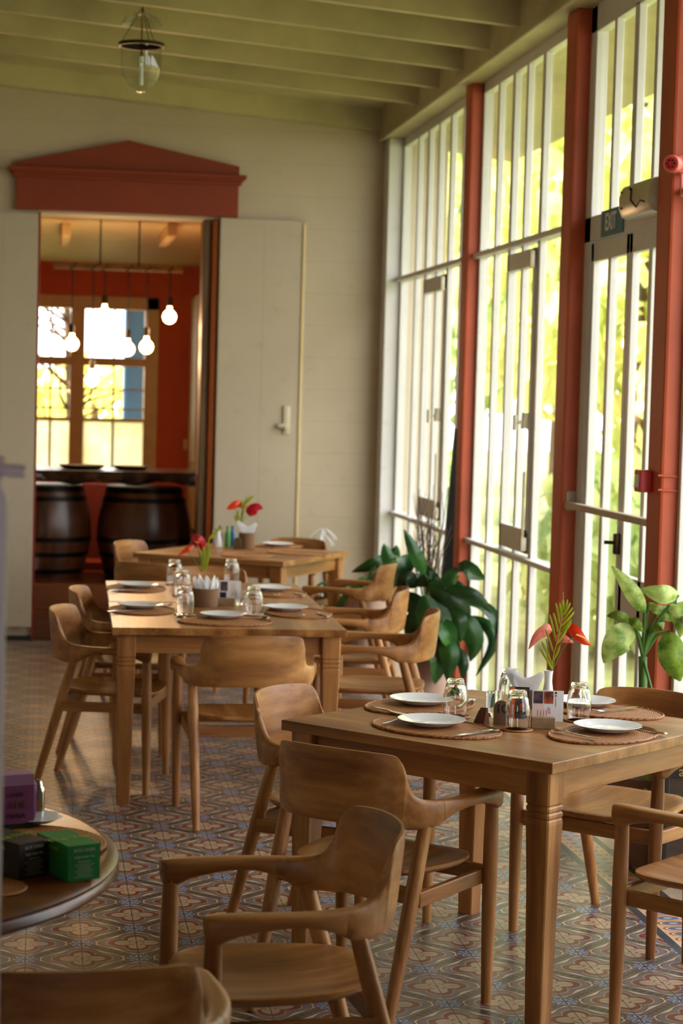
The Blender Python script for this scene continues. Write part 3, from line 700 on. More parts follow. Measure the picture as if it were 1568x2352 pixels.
def make_chair():
    t = thing('armchair', 'x', 'chair')
    half = [(.262, -.055, .046, .600, .643), (.249, -.102, .042, .572, .645), (.232, -.138, .037, .566, .650), (.217, -.161, .031, .566, .663), (.206, -.175, .026, .566, .690), (.200, -.182, .023, .566, .716), (.195, -.188, .021, .567, .742), (.188, -.195, .019, .568, .764), (.174, -.206, .018, .569, .779), (.132, -.229, .017, .571, .785), (.07, -.247, .017, .573, .788), (0, -.253, .017, .574, .789)]
    full = half + [(-a, b_, c, d, e) for a, b_, c, d, e in half[-2::-1]]
    rail_loft(full).build('backrest', M['teak_x'], t, True, 50)
    arm = [(.2645, .230, .020, .618, .640), (.2655, .222, .044, .585, .643), (.267, .200, .054, .580, .645), (.270, .155, .058, .598, .645), (.274, .08, .058, .611, .644), (.274, .01, .054, .612, .643), (.266, -.045, .048, .600, .643), (.256, -.082, .044, .582, .644)]
    for sx in (1, -1):
        rail_loft([(sx*a, b_, c, d, e) for a, b_, c, d, e in arm]).build('armrest', M['teak_y'], t, True, 50)
    def leg(sx, b0, b1):
        P = []; R = []
        for i in range(9):
            u = i/8; P.append((sx*(b0[0]+(b1[0]-b0[0])*u), b0[1]+(b1[1]-b0[1])*u, b0[2]+(b1[2]-b0[2])*u))
            R.append(0.0135+0.0085*math.sin(PI*min(1, .05+u*0.62)) if u < .8 else .0135+.0085*math.sin(PI*(.05+u*.62))-.002*(u-.8)*5)
        MB().tube(P, R, 14).build('leg', M['teak_z'], t, True, 50)
    for sx in (1, -1):
        leg(sx, (.256, .212, 0), (.260, .205, .60)); leg(sx, (.226, -.290, 0), (.236, -.122, .585))
    # seat: dished board with rounded outline
    n = 40; rings_t = []; mb = MB(); outline = []
    for i in range(n):
        a = 2*PI*i/n; c, s_ = math.cos(a), math.sin(a)
        x = 0.235*math.copysign(abs(c)**0.55, c); y = 0.01+0.225*math.copysign(abs(s_)**0.62, s_)
        x *= 1.0 - 0.20*max(0, (0.05-y)/0.27)
        outline.append((x, y))
    cx0, cy0 = 0, 0.0
    lev = [0.0, 0.25, 0.5, 0.7, 0.85, 0.95, 1.0]; rings = []
    def zt_(x, y, l): return 0.437 - 0.016*(1-l**2) + 0.012*(y < 0)*min(1, abs(y)/.2)**2 + 0.010*(abs(x)/.235)**2
    for l in lev: rings.append([(x*max(l, .001), cy0+(y-cy0)*max(l, .001), zt_(x*l, y*l, l)-(0.004 if l == 1.0 else 0)) for x, y in outline])
    rings.append([(x*1.0, y, zt_(x, y, 1)-0.014) for x, y in outline])
    rings.append([(x*0.95, y*.95, zt_(x, y, 1)-0.024) for x, y in outline])
    rings.append([(x*0.02, y*.02, 0.400) for x, y in outline])
    mb.loft(rings).build('seat', M['teak_y'], t, True, 40)
    MB().box((0, .202, .385), (.49, .022, .046), None, .004).build('front_rail', M['teak_x'], t)
    MB().box((0, -.178, .385), (.44, .022, .046), None, .004).build('rear_rail', M['teak_x'], t)
    for sx in (1, -1):
        MB().box((sx*.240, .012, .375), (.020, .37, .044), Euler((0, 0, sx*0.03)).to_matrix(), .004).build('side_rail', M['teak_y'], t)
    return t
CH = [
 (-.218, -.327, -42.2, 'teak armchair pushed up to the near table, its back towards the round table'),
 (-.644, -1.507, 96.7, 'teak armchair nearest the middle foreground, facing the round table, full seat visible'),
 (-.349, 2.306, 2.4, 'teak armchair at the near end of the long table, its whole back facing out'),
 (-.213, .475, -125, 'teak armchair whose pale upright back shows between the near table and the long table'),
 (-.878, 3.039, -103, 'teak armchair on the left side of the long table, the nearer of two'),
 (-.782, 3.963, -98, 'teak armchair on the left side of the long table, the farther of two'),
 (.350, 3.147, 77, 'teak armchair on the right side of the long table, the nearer, before the peace lily'),
 (.400, 4.233, 78, 'teak armchair on the right side of the long table, the farther of two'),
 (.710, .420, 135.1, 'teak armchair behind the near table in front of the speckled plant'),
 (.755, -.595, 43.2, 'teak armchair cut by the right edge of the photo at the near table'),
 (-1.135, -2.43, 4, 'dark teak chair back closest to the camera in the lower left corner'),
 (.65, 5.86, 62, 'teak armchair at the right of the rear table, arms towards the leafy pots'),
 (-.50, 5.72, -28, 'teak armchair with its dark back against the near side of the rear table'),
 (-.45, 7.03, -121, 'teak armchair left behind the rear table, only its pale back corner showing'),
 (.42, 7.42, 152, 'teak armchair behind the rear table by the white wall'),
 (-.28, 5.02, 178, 'teak armchair at the far end of the long table behind the glasses'),
]
proto = make_chair()
for i, (x, y, a, lab) in enumerate(CH):
    o = proto if i == 0 else copy_tree(proto)
    o.location = (x, y, 0); o.rotation_euler = (0, 0, math.radians(a)); o['label'] = lab; o['group'] = 'teak armchairs around the tables'

# ------------------------------------------------------------------ square tables
def make_table(w=1.0, d=1.0, top='teak_top', zt=0.76, along='X'):
    t = thing('dining_table', 'x', 'table')
    MB().box((0, 0, zt-.016), (w, d, .032), None, .0025).build('tabletop', M[top], t)
    for sx in (-1, 1):
        MB().box((sx*(w/2-.06), 0, zt-.032-.041), (.022, d-.20, .082), None, .002).build('apron', M['teak_y'], t)
    for sy in (-1, 1):
        MB().box((0, sy*(d/2-.06), zt-.032-.041), (w-.20, .022, .082), None, .002).build('apron', M['teak_x'], t)
    h = .040
    prof = [(.028, 0), (.0295, .10), (.034, .40), (.0385, .555), (.0395, .575), (.0385, .585), (.036, .590), (.0395, .596), (.0395, .604), (.036, .609), (.0395, .615), (.0395, .623), (.036, .628), (.040, .634), (.040, zt-.032)]
    for sx in (-1, 1):
        for sy in (-1, 1):
            rings = []
            for r, z in prof:
                cxx = sx*(w/2-.062); cyy = sy*(d/2-.062); b_ = r*0.12
                rings.append([(cxx+u*r*1+(0), cyy+v*r, z) for u, v in ((-1, -.88), (-.88, -1), (.88, -1), (1, -.88), (1, .88), (.88, 1), (-.88, 1), (-1, .88))])
            MB().loft(rings).build('leg', M['teak_z'], t)
    return t
T1 = make_table(); T1.location = (.249, .069, 0); T1.rotation_euler = (0, 0, math.radians(-47.8)); T1['label'] = 'square teak table nearest the camera, set with four white plates and table number ten'
T2a = make_table(1.0, 1.045, 'teak_top_y'); T2a.location = (-.39, 3.03, 0); T2a.rotation_euler = (0, 0, math.radians(-.8)); T2a['label'] = 'near half of the long table, carrying the woven napkin basket'
T2b = copy_tree(T2a); T2b.location = (-.372, 4.098, 0); T2b['label'] = 'far half of the long table, pushed against the one with the napkin basket'
T3 = make_table(1.02, 1.02); T3.location = (.06, 6.70, 0); T3.rotation_euler = (0, 0, math.radians(-31)); T3['label'] = 'rear square teak table turned cornerwise in front of the white door leaf'
for t in (T1, T2a, T2b, T3): t['group'] = 'square teak dining tables'

# round dark table
RT = thing('round_table', 'dark polished round table at the left edge with tea boxes on it', 'table', (-1.79, -1.605, 0))
R0 = .775
MB().lathe([(0.001, .75), (R0-.03, .75), (R0-.012, .746), (R0-.002, .737), (R0-.006, .728), (R0-.002, .722), (R0, .712), (R0-.010, .702), (R0-.04, .698), (.001, .698)], 96).build('tabletop', M['darkwood'], RT, True, 40)
MB().lathe([(.24, 0.0), (.25, .03), (.12, .07), (.06, .12), (.05, .3), (.08, .42), (.05, .5), (.06, .62), (.16, .697), (.001, .697)], 32).build('pedestal', M['darkwood'], RT, True, 40)

# ------------------------------------------------------------------ table things
ZT = .76
def placemat(x, y, a, rx, ry, label, group='oval rattan placemats'):
    t = thing('placemat', label, 'placemat', (x, y, ZT), math.radians(a), group)
    prof = [(0.001, .0035)]+[(i/14, .0045 if i % 2 else .0035) for i in range(1, 14)]+[(.985, .0045), (1.0, .006), (1.008, .004), (1.0, .0), (0.001, 0.0)]
    m_ = MB().lathe([(r, z) for r, z in prof], 56); m_.v = [(v[0]*rx, v[1]*ry, v[2]) for v in m_.v]
    me = m_.build('woven_surface', M['rattan'], t, True, 60)
    rim = MB().tube([(rx*math.cos(b_), ry*math.sin(b_), .004) for b_ in [2*PI*i/60 for i in range(61)]], .0042, 6, False)
    rim.build('rim', M['rattan'], t, True); return t
def coaster(x, y, label):
    t = thing('coaster', label, 'coaster', (x, y, ZT), 0, 'round rattan coasters under the glasses')
    MB().lathe([(0.001, .0035), (.02, .004), (.04, .0035), (.046, .006), (.049, .003), (.047, 0), (.001, 0)], 32).build('woven_disc', M['rattan'], t, True, 60); return t
def plate_mesh(r=.104):
    return MB().lathe([(0.001, .0045), (r*.60, .005), (r*.68, .008), (r*.97, .0175), (r, .0185), (r*1.0, .0170), (r*.70, .0045), (r*.62, 0), (0.001, 0)], 56)
PM = None
def plate(x, y, label, z=ZT+.0065, r=.104, group='white dinner plates'):
    global PM
    if PM is None: PM = plate_mesh().build('plate', M['ceramic'], None, True, 60); o = PM
    else: o = PM.copy(); C.objects.link(o)
    o.location = (x, y, z); o.scale = (r/.104,)*3; return tag(o, label, 'plate', group)
GM = None
def glass(x, y, label, z=ZT+.0045, s=1.0, group='upturned drinking glasses'):
    """stemless tumbler standing upside down: rim below, thick base on top"""
    global GM
    if GM is None:
        GM = MB().lathe([(.0335, 0), (.0365, .018), (.0385, .042), (.0375, .068), (.0325, .092), (.0275, .108), (.0262, .115), (.0235, .118), (.001, .1165), (.001, .108), (.020, .107), (.0265, .100), (.0318, .085), (.0362, .066), (.0372, .042), (.0352, .018), (.0323, 0)], 40).build('drinking_glass', M['glass2'], None, True, 70); o = GM
    else: o = GM.copy(); C.objects.link(o)
    o.location = (x, y, z); o.scale = (s, s, s); return tag(o, label, 'glass', group)
g2, nt2, b2 = newmat('glass2'); M['glass2'] = g2
b2.inputs['Transmission Weight'].default_value = 1.0; b2.inputs['Roughness'].default_value = 0.0; b2.inputs['IOR'].default_value = 1.48; b2.inputs['Base Color'].default_value = (1, 1, 1, 1)
def cutlery(kind, p0, p1, label, z=.768, L=.195):
    """p0 handle end pixel, p1 tip pixel, on the table plane"""
    a = PZ(p0[0], p0[1], z); b_ = PZ(p1[0], p1[1], z); d = (b_-a); ang = math.atan2(d.y, d.x); c = (a+b_)/2
    mb = MB(); h = L/2
    if kind == 'knife':
        mb.loft([[(x, -w, 0), (x, w, 0), (x, w, t_), (x, -w, t_)] for x, w, t_ in ((-h, .006, .004), (-h+.01, .0075, .005), (0, .0055, .0045), (.01, .006, .002), (.02, .009, .0018), (h-.03, .009, .0016), (h-.008, .005, .0016), (h, .001, .0015))])
    else:
        mb.loft([[(x, -w, zz), (x, w, zz), (x, w, zz+t_), (x, -w, zz+t_)] for x, w, zz, t_ in ((-h, .006, .004, .002), (-h+.02, .0075, .003, .002), (-h*.3, .003, .001, .003), (h*.25, .003, .003, .003), (h*.42, .006, .006, .002), (h*.5, .011, .006, .002))])
        if kind == 'fork':
            mb.loft([[(x, -.0115, zz), (x, .0115, zz), (x, .0115, zz+.002), (x, -.0115, zz+.002)] for x, zz in ((h*.5, .006), (h*.62, .003))])
            for k_ in range(4):
                y = -.0095+.0063*k_; mb.tube([(h*.6, y, .003), (h*.8, y, .003), (h, y, .009)], [.0017, .0015, .0008], 6)
        else:
            rings = []
            for i in range(9):
                u = i/8; x = h*.45+u*(h*.55); w = .021*math.sin(PI*(.12+.83*u))**.7+.0005
                rings.append([(x, w*math.cos(b2_), .004-.006*math.sin(PI*u)*(1-math.cos(b2_)**2)+.002) for b2_ in [PI*j/6 for j in range(7)]])
            mb.loft(rings, False, False)
    o = mb.build(kind, M['steel'], None, True, 40)
    o.location = (c.x, c.y, z); o.rotation_euler = (0, 0, ang)
    if kind == 'spoon':
        s_ = o.modifiers.new('s', 'SOLIDIFY'); s_.thickness = .0012
    return tag(o, label, kind, None)

# near table settings
placemat(-.003, -.065, -47.8, .215, .150, 'rattan placemat at the near left edge of the nearest table')
placemat(.030, .385, 42.2, .215, .150, 'rattan placemat at the far left edge of the nearest table')
placemat(.492, -.165, 42.2, .205, .145, 'rattan placemat at the near right edge of the nearest table')
placemat(.620, .290, -47.8, .205, .145, 'rattan placemat at the far right of the nearest table, partly behind a glass')
plate(-.008, -.012, 'white plate on the near left placemat of the nearest table')
plate(.040, .420, 'white plate on the far left placemat of the nearest table')
plate(.520, -.110, 'white plate on the near right placemat of the nearest table')
plate(.583, .400, 'white plate behind the right-hand upturned glass on the nearest table')
for i, (px, py, lab) in enumerate([(1044, 1652, 'left of the number block'), (1187, 1682, 'in front of the menu cards'), (1328, 1661, 'right of the menu cards')]):
    q = PZ(px, py-5, ZT); coaster(q.x, q.y, 'round rattan coaster on the nearest table '+lab); glass(q.x, q.y, 'upturned clear glass on the nearest table '+lab)
q = PZ(1170, 1622, ZT); glass(q.x, q.y, 'upturned clear glass half hidden behind the orange leaflet and napkins')
q = PZ(1134, 1646, ZT)
tag(MB().lathe([(.024, 0), (.027, .012), (.030, .075), (.0305, .078), (.0285, .078), (.026, .014), (.001, .013), (.001, 0)], 28, (q.x, q.y, ZT+.0005)).build('tumbler', M['glass2'], None, True, 60), 'small upright tumbler half full beside the number block', 'tumbler')
cutlery('fork', (860, 1672), (956, 1641), 'steel fork on the near left placemat, tines behind the plate')
cutlery('knife', (1150, 1677), (1030, 1692), 'steel knife on the near left placemat in front of the plate')
cutlery('knife', (838, 1622), (952, 1646), 'steel knife across the far left placemat of the nearest table')
cutlery('fork', (1052, 1626), (1085, 1609), 'dark-tipped fork beyond the far left plate behind a glass')
cutlery('fork', (1392, 1703), (1249, 1674), 'steel fork on the near right placemat, tines to the left')
cutlery('knife', (1513, 1683), (1440, 1668), 'dark knife handle poking out behind the near right plate')
cutlery('fork', (1448, 1628), (1379, 1635), 'steel fork on the far right placemat by the teak chair back')

# number plaque "10", wedge sign, card block and cards
q = PZ(1147, 1664, ZT); d = (CAM-q); d.z = 0; ang = math.atan2(d.y, d.x)+PI/2
def tplace(name, px, py, label, cat, turn=0.0, z=ZT, group=None):
    q = PZ(px, py, z); return thing(name, label, cat, (q.x, q.y, z), ang+math.radians(turn), group)
t = tplace('number_plaque', 1150, 1663, 'dark arched wooden plaque with the number 10', 'table number')
poly = [(-.024, 0), (.024, 0), (.024, .050)]+[(.024*math.cos(a), .050+.024*math.sin(a)) for a in [PI*i/10 for i in range(1, 10)]]+[(-.024, .050)]
MB().prism(poly, -.008, .008).build('board', M['plaque'], t)
text_obj('10', .037, M['ink'], 'number', t, frame((0, -.0085, .048), (1, 0, 0), (0, -1, 0)), bold=True)
t = tplace('wedge_sign', 1104, 1664, 'small red-brown wooden wedge with a grey label left of the number plaque', 'sign', -22)
MB().add([(-.022, -.016, 0), (.016, -.016, 0), (.016, .030, 0), (-.022, .030, 0), (-.004, .004, .052), (.016, .004, .052), (-.004, .014, .052), (.016, .014, .052)], [(0, 3, 2, 1), (0, 1, 5, 4), (1, 2, 7, 5), (2, 3, 6, 7), (3, 0, 4, 6), (4, 5, 7, 6)]).build('block', M['redwood'], t)
MB().add([(-.0175, -.013, .012), (-.0255, .024, .010), (-.0105, .012, .042), (-.0095, .003, .044)], [(0, 1, 2, 3)]).build('label_plate', M['metal'], t)
t = tplace('card_block', 1246, 1673, 'slotted tan block holding up the menu cards', 'card holder', 4)
MB().box((0, 0, .0175), (.072, .030, .035), None, .002).build('block', M['cork'], t)
t = tplace('menu_card', 1256, 1667, 'white menu card with two photos and pink print standing in the tan block', 'menu card', 3)
MB().box((0, 0, .062), (.097, .0012, .096), None).build('card', M['paper'], t)
for x, m_ in ((-.030, 'photo1'), (.002, 'photo2')):
    MB().box((x, -.0012, .088), (.029, .0006, .038)).build('photo', M[m_], t)
MB().box((-.030, -.0010, .045), (.036, .0006, .045)).build('pink_panel', M['pinkcard'], t)
for i in range(4): MB().box((-.030+.009*i, -.0016, .040), (.0014, .0006, .020-.002*(i % 2))).build('print_line', M['red'], t)
for x, z, m_ in ((.024, .103, 'navy'), (.024, .094, 'lilac')):
    MB().lathe([(.001, 0), (.0035, 0), (.0035, .0006), (.001, .0006)], 14, (x, -.0008, z), Vector((0, -1, 0))).build('badge', M[m_], t)
MB().box((.024, -.0010, .073), (.0014, .0006, .026)).build('print_line', M['navy'], t)
text_obj('2177', .010, M['red'], 'number', t, frame((.006, -.0012, .048), (0, 0, 1), (0, -1, 0)))
t = tplace('leaflet', 1190, 1660, 'orange and blue leaflet behind the front glass, lettered Discover', 'leaflet', -4)
MB().box((0, .004, .062), (.062, .0012, .100)).build('sheet', M['navy'], t)
MB().box((-.022, .0028, .062), (.017, .0008, .098)).build('orange_band', M['orangecard'], t)
MB().box((.008, .0028, .092), (.040, .0008, .032)).build('photo', M['photo1'], t)
MB().box((.012, .0026, .055), (.020, .0008, .030)).build('photo', M['photo2'], t)
text_obj('Discover', .0135, M['paper'], 'lettering', t, frame((-.022, .0020, .040), (0, 0, 1), (0, -1, 0)), bold=True)
# napkins fanned in a low dark box, vase with anthuriums and palm leaf
def napkin_fan(t, w=.095, h=.062, z0=.0, n=5):
    for i in range(n):
        k_ = 1-.035*i; o_ = .004*(i % 2)
        pts = [(-w*.30, 0), (-w*.62*k_, h*.98*k_), (-w*.55*k_, h*(1.18-.02*i)), (-w*.30, h*.92), (-w*.04+o_, h*.62), (w*.12, h*.66), (w*.50*k_, h*(1.0-.03*i)), (w*.60*k_, h*.86*k_), (w*.34, 0)]
        MB().prism([(x+.002*i, z0+z) for x, z in pts], -.012+.006*i, -.0105+.006*i).build('napkin_fold', M['napkin'], t)
v0 = Vector((.452, .372, ZT))
nt_ = thing('napkin_stack', 'white paper napkins fanned out behind the menu card', 'napkins', (.372, .372, ZT), ang)
MB().box((0, 0, .030), (.070, .044, .060), None, .003).build('napkin_box', M['plaque'], nt_)
napkin_fan(nt_, .105, .066, .055)
def vase(pos, label, s=1.0, name='bud_vase'):
    t = thing(name, label, 'vase', pos, 0)
    MB().lathe([(.001, 0), (.022*s, 0), (.024*s, .01), (.019*s, .04), (.0125*s, .085), (.0135*s, .11), (.0155*s, .122), (.0135*s, .122), (.010*s, .09), (.001, .05)], 24).build('body', M['ceramic'], t, True, 60); return t
vs_ = vase(v0, 'slim white bud vase holding anthuriums and a palm leaf'); VY = v0.y
fl_ = thing('flower_arrangement', 'coral anthuriums with a clipped yellow-green palm leaf in the slim white vase', 'flowers', PY(1264, 1546, VY))
def kid(mb, name, mat, t, sm=True):
    o = mb.build(name, mat, None, sm, 60); o.data.transform(Matrix.Translation(-Vector(t.location))); o.parent = t; return o
def sub(mb, name, mat, part, t):
    o = kid(mb, name, mat, t); o.parent = part; return o
def zp(ox, oy, s): return lambda x, y, Y: PY(ox+x/s, oy+y/s, Y)
Z = zp(1150, 1330, 6.272)
rach = [Z(735, 1350, VY), Z(755, 1110, VY-.01), Z(815, 880, VY-.02), Z(865, 620, VY-.02), Z(893, 420, VY-.01), Z(895, 190, VY)]
kid(MB().tube(catmull(rach, 5), [.0016]*26, 6), 'rachis', M['palm'], fl_)
LF = [((740, 1300), (562, 1000)), ((737, 1235), (590, 900)), ((757, 1060), (640, 725)), ((790, 905), (702, 515)), ((822, 775), (757, 490)), ((842, 640), (790, 342)), ((866, 560), (846, 342)), ((888, 470), (893, 300)),
      ((893, 500), (960, 292)), ((893, 520), (1000, 340)), ((872, 605), (1035, 408)), ((862, 685), (1058, 470)), ((850, 760), (1022, 575)), ((832, 850), (1015, 622)), ((800, 940), (950, 720)), ((757, 1165), (850, 960))]
for i, (a, b_) in enumerate(LF):
    p, q = Z(a[0], a[1], VY-.01), Z(b_[0], b_[1], VY-.03+.008*(i % 3)); md = (p+q)/2+Vector((0, -.006, 0))
    kid(blade([p, md, q], .0074, None, .25, 'strap', 1), 'leaflet', M['palm'], fl_, False)
def anth(t, path, w, mat, stem, spx=None, Y=VY, zf=Z):
    sp_ = kid(blade([zf(x, y, Y+dy) for x, y, dy in path], w*1.45, None, .35, 'heart', 3), 'spathe', M[mat], t)
    kid(MB().tube(catmull([zf(x, y, Y+dy) for x, y, dy in stem], 4), .0016, 6), 'flower_stem', M['stem'], t)
    if spx: sub(MB().tube([zf(x, y, Y+dy) for x, y, dy in spx], [.003, .0028, .001], 8), 'spadix', M['spadix'], sp_, t)
anth(fl_, [(735, 745, .02), (650, 745, 0), (520, 830, -.01), (400, 1010, 0)], .030, 'anth', [(725, 1330, 0), (690, 1050, 0), (650, 860, .01)])
anth(fl_, [(965, 720, .02), (1060, 750, 0), (1180, 880, -.01), (1295, 955, 0)], .030, 'anthred', [(735, 1340, 0), (870, 1040, 0), (1040, 820, 0)], [(1080, 800, -.02), (1180, 840, -.02), (1280, 925, -.015)])
anth(fl_, [(790, 815, .03), (880, 850, .02), (960, 880, .02), (1045, 915, .03)], .022, 'anth', [(735, 1330, .01), (800, 1050, .02), (900, 860, .02)])

# long table settings
for (x, y, a, rx, ry, lab) in [(-.40, 2.745, 0, .205, .150, 'at the near end of the long table'), (-.742, 3.19, 90, .205, .150, 'at the left side of the long table, the nearer'), (-.725, 4.20, 90, .205, .150, 'at the left side of the long table, the farther'), (-.03, 3.13, 90, .205, .150, 'at the right side of the long table, the nearer'), (-.03, 4.05, 90, .205, .15, 'at the right side of the long table, the farther')]:
    placemat(x, y, a, rx, ry, 'rattan placemat '+lab)
for (x, y, lab) in [(-.395, 2.90, 'at the near end of the long table'), (-.745, 3.27, 'at the left side of the long table, the nearer'), (-.715, 4.25, 'at the left side of the long table, the farther'), (-.075, 3.24, 'at the right side of the long table, the nearer'), (-.04, 4.18, 'at the right side of the long table, the farther')]:
    plate(x, y, 'white plate '+lab)
for (px, py, lab) in [(424, 1416, 'nearest the basket on its left, second row'), (582, 1416, 'to the right of the basket'), (418, 1372, 'behind the left glass beside the basket'), (400, 1346, 'farthest left behind the basket'), (531, 1344, 'behind the menu card at the far end')]:
    q = PZ(px, py-3, ZT); coaster(q.x, q.y, 'rattan coaster under the glass '+lab); glass(q.x, q.y, 'upturned clear glass on the long table, '+lab, s=1.08)
q = PZ(553, 1389, ZT)
tag(MB().lathe([(.020, 0), (.023, .01), (.025, .07), (.0235, .07), (.021, .012), (.001, .011), (.001, 0)], 20, (q.x, q.y, ZT+.0005)).build('tumbler', M['glass2'], None, True, 60), 'small upright tumbler between the menu card and right glass of the long table', 'tumbler')
cutlery('spoon', (390, 1399), (430, 1434), 'spoon lying left of the near end plate on the long table')
cutlery('spoon', (595, 1400), (617, 1436), 'spoon lying right of the near end plate on the long table')
cutlery('knife', (262, 1405), (318, 1402), 'knife on the nearer left placemat of the long table')
cutlery('knife', (262, 1357), (310, 1354), 'knife on the farther left placemat of the long table')
cutlery('fork', (330, 1396), (385, 1392), 'fork beside the nearer left plate of the long table')
cutlery('fork', (330, 1349), (372, 1345), 'fork beside the farther left plate of the long table')
cutlery('fork', (650, 1406), (700, 1417), 'fork in front of the nearer right plate of the long table')
cutlery('knife', (760, 1420), (722, 1404), 'knife handle at the right corner placemat of the long table')
cutlery('knife', (632, 1386), (690, 1394), 'dark knife behind the nearer right plate of the long table')
cutlery('fork', (605, 1359), (645, 1370), 'fork in front of the farther right plate of the long table')
cutlery('knife', (700, 1371), (676, 1360), 'knife handle by the farther right plate of the long table')
def basket(x, y, r, h, label):
    t = thing('napkin_basket', label, 'basket', (x, y, ZT), 0)
    MB().lathe([(.001, 0), (r*.96, 0), (r, .01), (r*1.02, h*.5), (r, h-.004), (r*1.02, h), (r*.95, h), (r*.93, h-.01), (r*.92, .012), (.001, .01)], 40).build('woven_body', M['basket'], t, True, 50)
    return t
bq = PZ(470, 1392, ZT); bk = basket(bq.x, bq.y, .062, .085, 'round woven basket of white napkins on the long table')
rnd = random.Random(3)
for i in range(11):
    a = i*.57*2+.3; p = Vector((.030*math.cos(a), .030*math.sin(a), .03)); q = p+Vector((.030*math.cos(a), .030*math.sin(a)*.6, .10+.02*rnd.random()))
    kid2 = blade([p, (p+q)/2+Vector((.006, 0, 0)), q], .042, (math.sin(a), -math.cos(a), 0), .35, 'oval', 2); kid2.build('napkin', M['napkin'], bk, True, 60)
VZ = zp(280, 1200, 6.533)
f2 = thing('flower_arrangement', 'crimson and red anthuriums with green leaves in the long table basket', 'flowers', Vector((bq.x-.02, bq.y, ZT+.07)))
Y2 = bq.y
def anthZ(t, path, w, mat, stem, Y, zf, spx=None): anth(t, path, w, mat, stem, spx, Y, zf)
anthZ(f2, [(1040, 300, .02), (1120, 280, -.01), (1190, 320, 0), (1200, 430, .02)], .048, 'crimson', [(1200, 740, 0), (1170, 550, 0), (1150, 400, 0)], Y2, VZ, [(1100, 290, -.02), (1130, 300, -.03), (1150, 305, -.03)])
anthZ(f2, [(1060, 350, .02), (1010, 380, 0), (930, 440, 0), (835, 500, 0)], .020, 'anthred', [(1190, 730, 0), (1080, 560, 0), (990, 430, 0)], Y2, VZ)
kid(MB().tube([VZ(940, 395, Y2), VZ(880, 388, Y2), VZ(815, 388, Y2)], [.003, .003, .001], 8), 'spadix', M['spadix'], f2)
for pts in ([(1210, 740), (1210, 560), (1140, 420)], [(1250, 740), (1260, 500), (1320, 200)], [(1240, 600), (1230, 430), (1210, 350)], [(1255, 700), (1300, 450), (1290, 330)], [(1300, 260), (1400, 150), (1490, 60)]):
    kid(blade([VZ(x, y, Y2+.01) for x, y in pts], .016, None, .2, 'oval', 2), 'foliage_leaf', M['palm'], f2)
t = tplace('card_block', 520, 1391, 'slotted tan block behind the basket on the long table', 'card holder')
MB().box((0, 0, .018), (.085, .03, .036), None, .002).build('block', M['cork'], t)
t = tplace('menu_card', 527, 1388, 'white menu card with dark photos beside the basket on the long table', 'menu card')
MB().box((0, 0, .068), (.104, .0014, .090)).build('card', M['paper'], t)
MB().box((-.028, -.0012, .085), (.034, .0006, .045)).build('photo', M['photo1'], t); MB().box((-.032, -.0012, .042), (.030, .0006, .030)).build('photo', M['navy'], t); MB().box((.018, -.0012, .070), (.022, .0006, .060)).build('photo', M['pinkcard'], t)

# rear table things
placemat(.40, 6.62, -31, .20, .145, 'empty rattan placemat at the near right edge of the rear table')
placemat(.06, 6.42, 59, .20, .145, 'rattan placemat at the near corner of the rear table before the basket')
placemat(.345, 7.22, 59, .20, .145, 'rattan placemat at the far side of the rear table under a plate')
plate(.338, 7.20, 'white plate at the far side of the rear table')
q3 = PZ(566, 1260, ZT); b3 = basket(q3.x, q3.y, .052, .105, 'tall woven basket with white napkin on the rear table')
napkin_fan(b3, .11, .075, .095, 3)
B3 = zp(380, 1120, 3.92)
f3 = thing('flower_arrangement', 'orange and crimson anthuriums in the rear table basket', 'flowers', Vector((q3.x-.03, q3.y, ZT+.09)))
anthZ(f3, [(680, 165, .02), (640, 150, 0), (590, 175, 0), (548, 195, 0)], .040, 'anthred', [(665, 330, 0), (640, 240, 0), (620, 180, 0)], q3.y, B3)
anthZ(f3, [(670, 180, .02), (700, 165, 0), (735, 175, 0)], .030, 'anthred', [(680, 330, 0), (690, 240, 0), (700, 180, 0)], q3.y, B3)
anthZ(f3, [(760, 260, .02), (780, 200, 0), (830, 175, 0), (878, 190, 0)], .055, 'crimson', [(680, 330, 0), (720, 265, 0), (770, 245, 0)], q3.y, B3)
for pts in ([(665, 330), (640, 290), (612, 240)], [(675, 330), (700, 200), (740, 60)], [(730, 150), (760, 100), (800, 70)], [(700, 200), (690, 150), (700, 110)], [(670, 330), (650, 260), (655, 190)]):
    kid(blade([B3(x, y, q3.y) for x, y in pts], .020, None, .2, 'oval', 2), 'foliage_leaf', M['palm'], f3)
t = tplace('number_plaque', 545, 1262, 'arched wooden plaque beside the basket on the rear table', 'table number')
MB().prism([(x*1.1, z*1.05) for x, z in poly], -.008, .008).build('board', M['plaque'], t)
q = PZ(500, 1257, ZT); t = thing('bud_vase', 'short white vase with green sprigs on the rear table', 'vase', (q.x, q.y, ZT), 0)
MB().lathe([(.001, 0), (.028, 0), (.030, .01), (.022, .05), (.016, .085), (.018, .11), (.013, .11), (.010, .08), (.001, .05)], 20).build('body', M['ceramic'], t, True, 60)
f4 = thing('flower_arrangement', 'green sprigs and a white bud in the short rear table vase', 'flowers', Vector((q.x, q.y, ZT+.08)))
E4 = zp(460, 1200, 9.8)
for pts in ([(370, 330), (350, 200), (340, 130)], [(390, 330), (420, 180), (480, 100)], [(360, 350), (330, 260), (350, 160)]):
    kid(blade([E4(x, y, q.y) for x, y in pts], .014, None, .2, 'oval', 2), 'foliage_leaf', M['stem'], f4)
kid(blade([E4(320, 340, q.y), E4(310, 260, q.y), E4(290, 170, q.y)], .03, None, .3, 'heart', 2), 'bud', M['napkin'], f4)
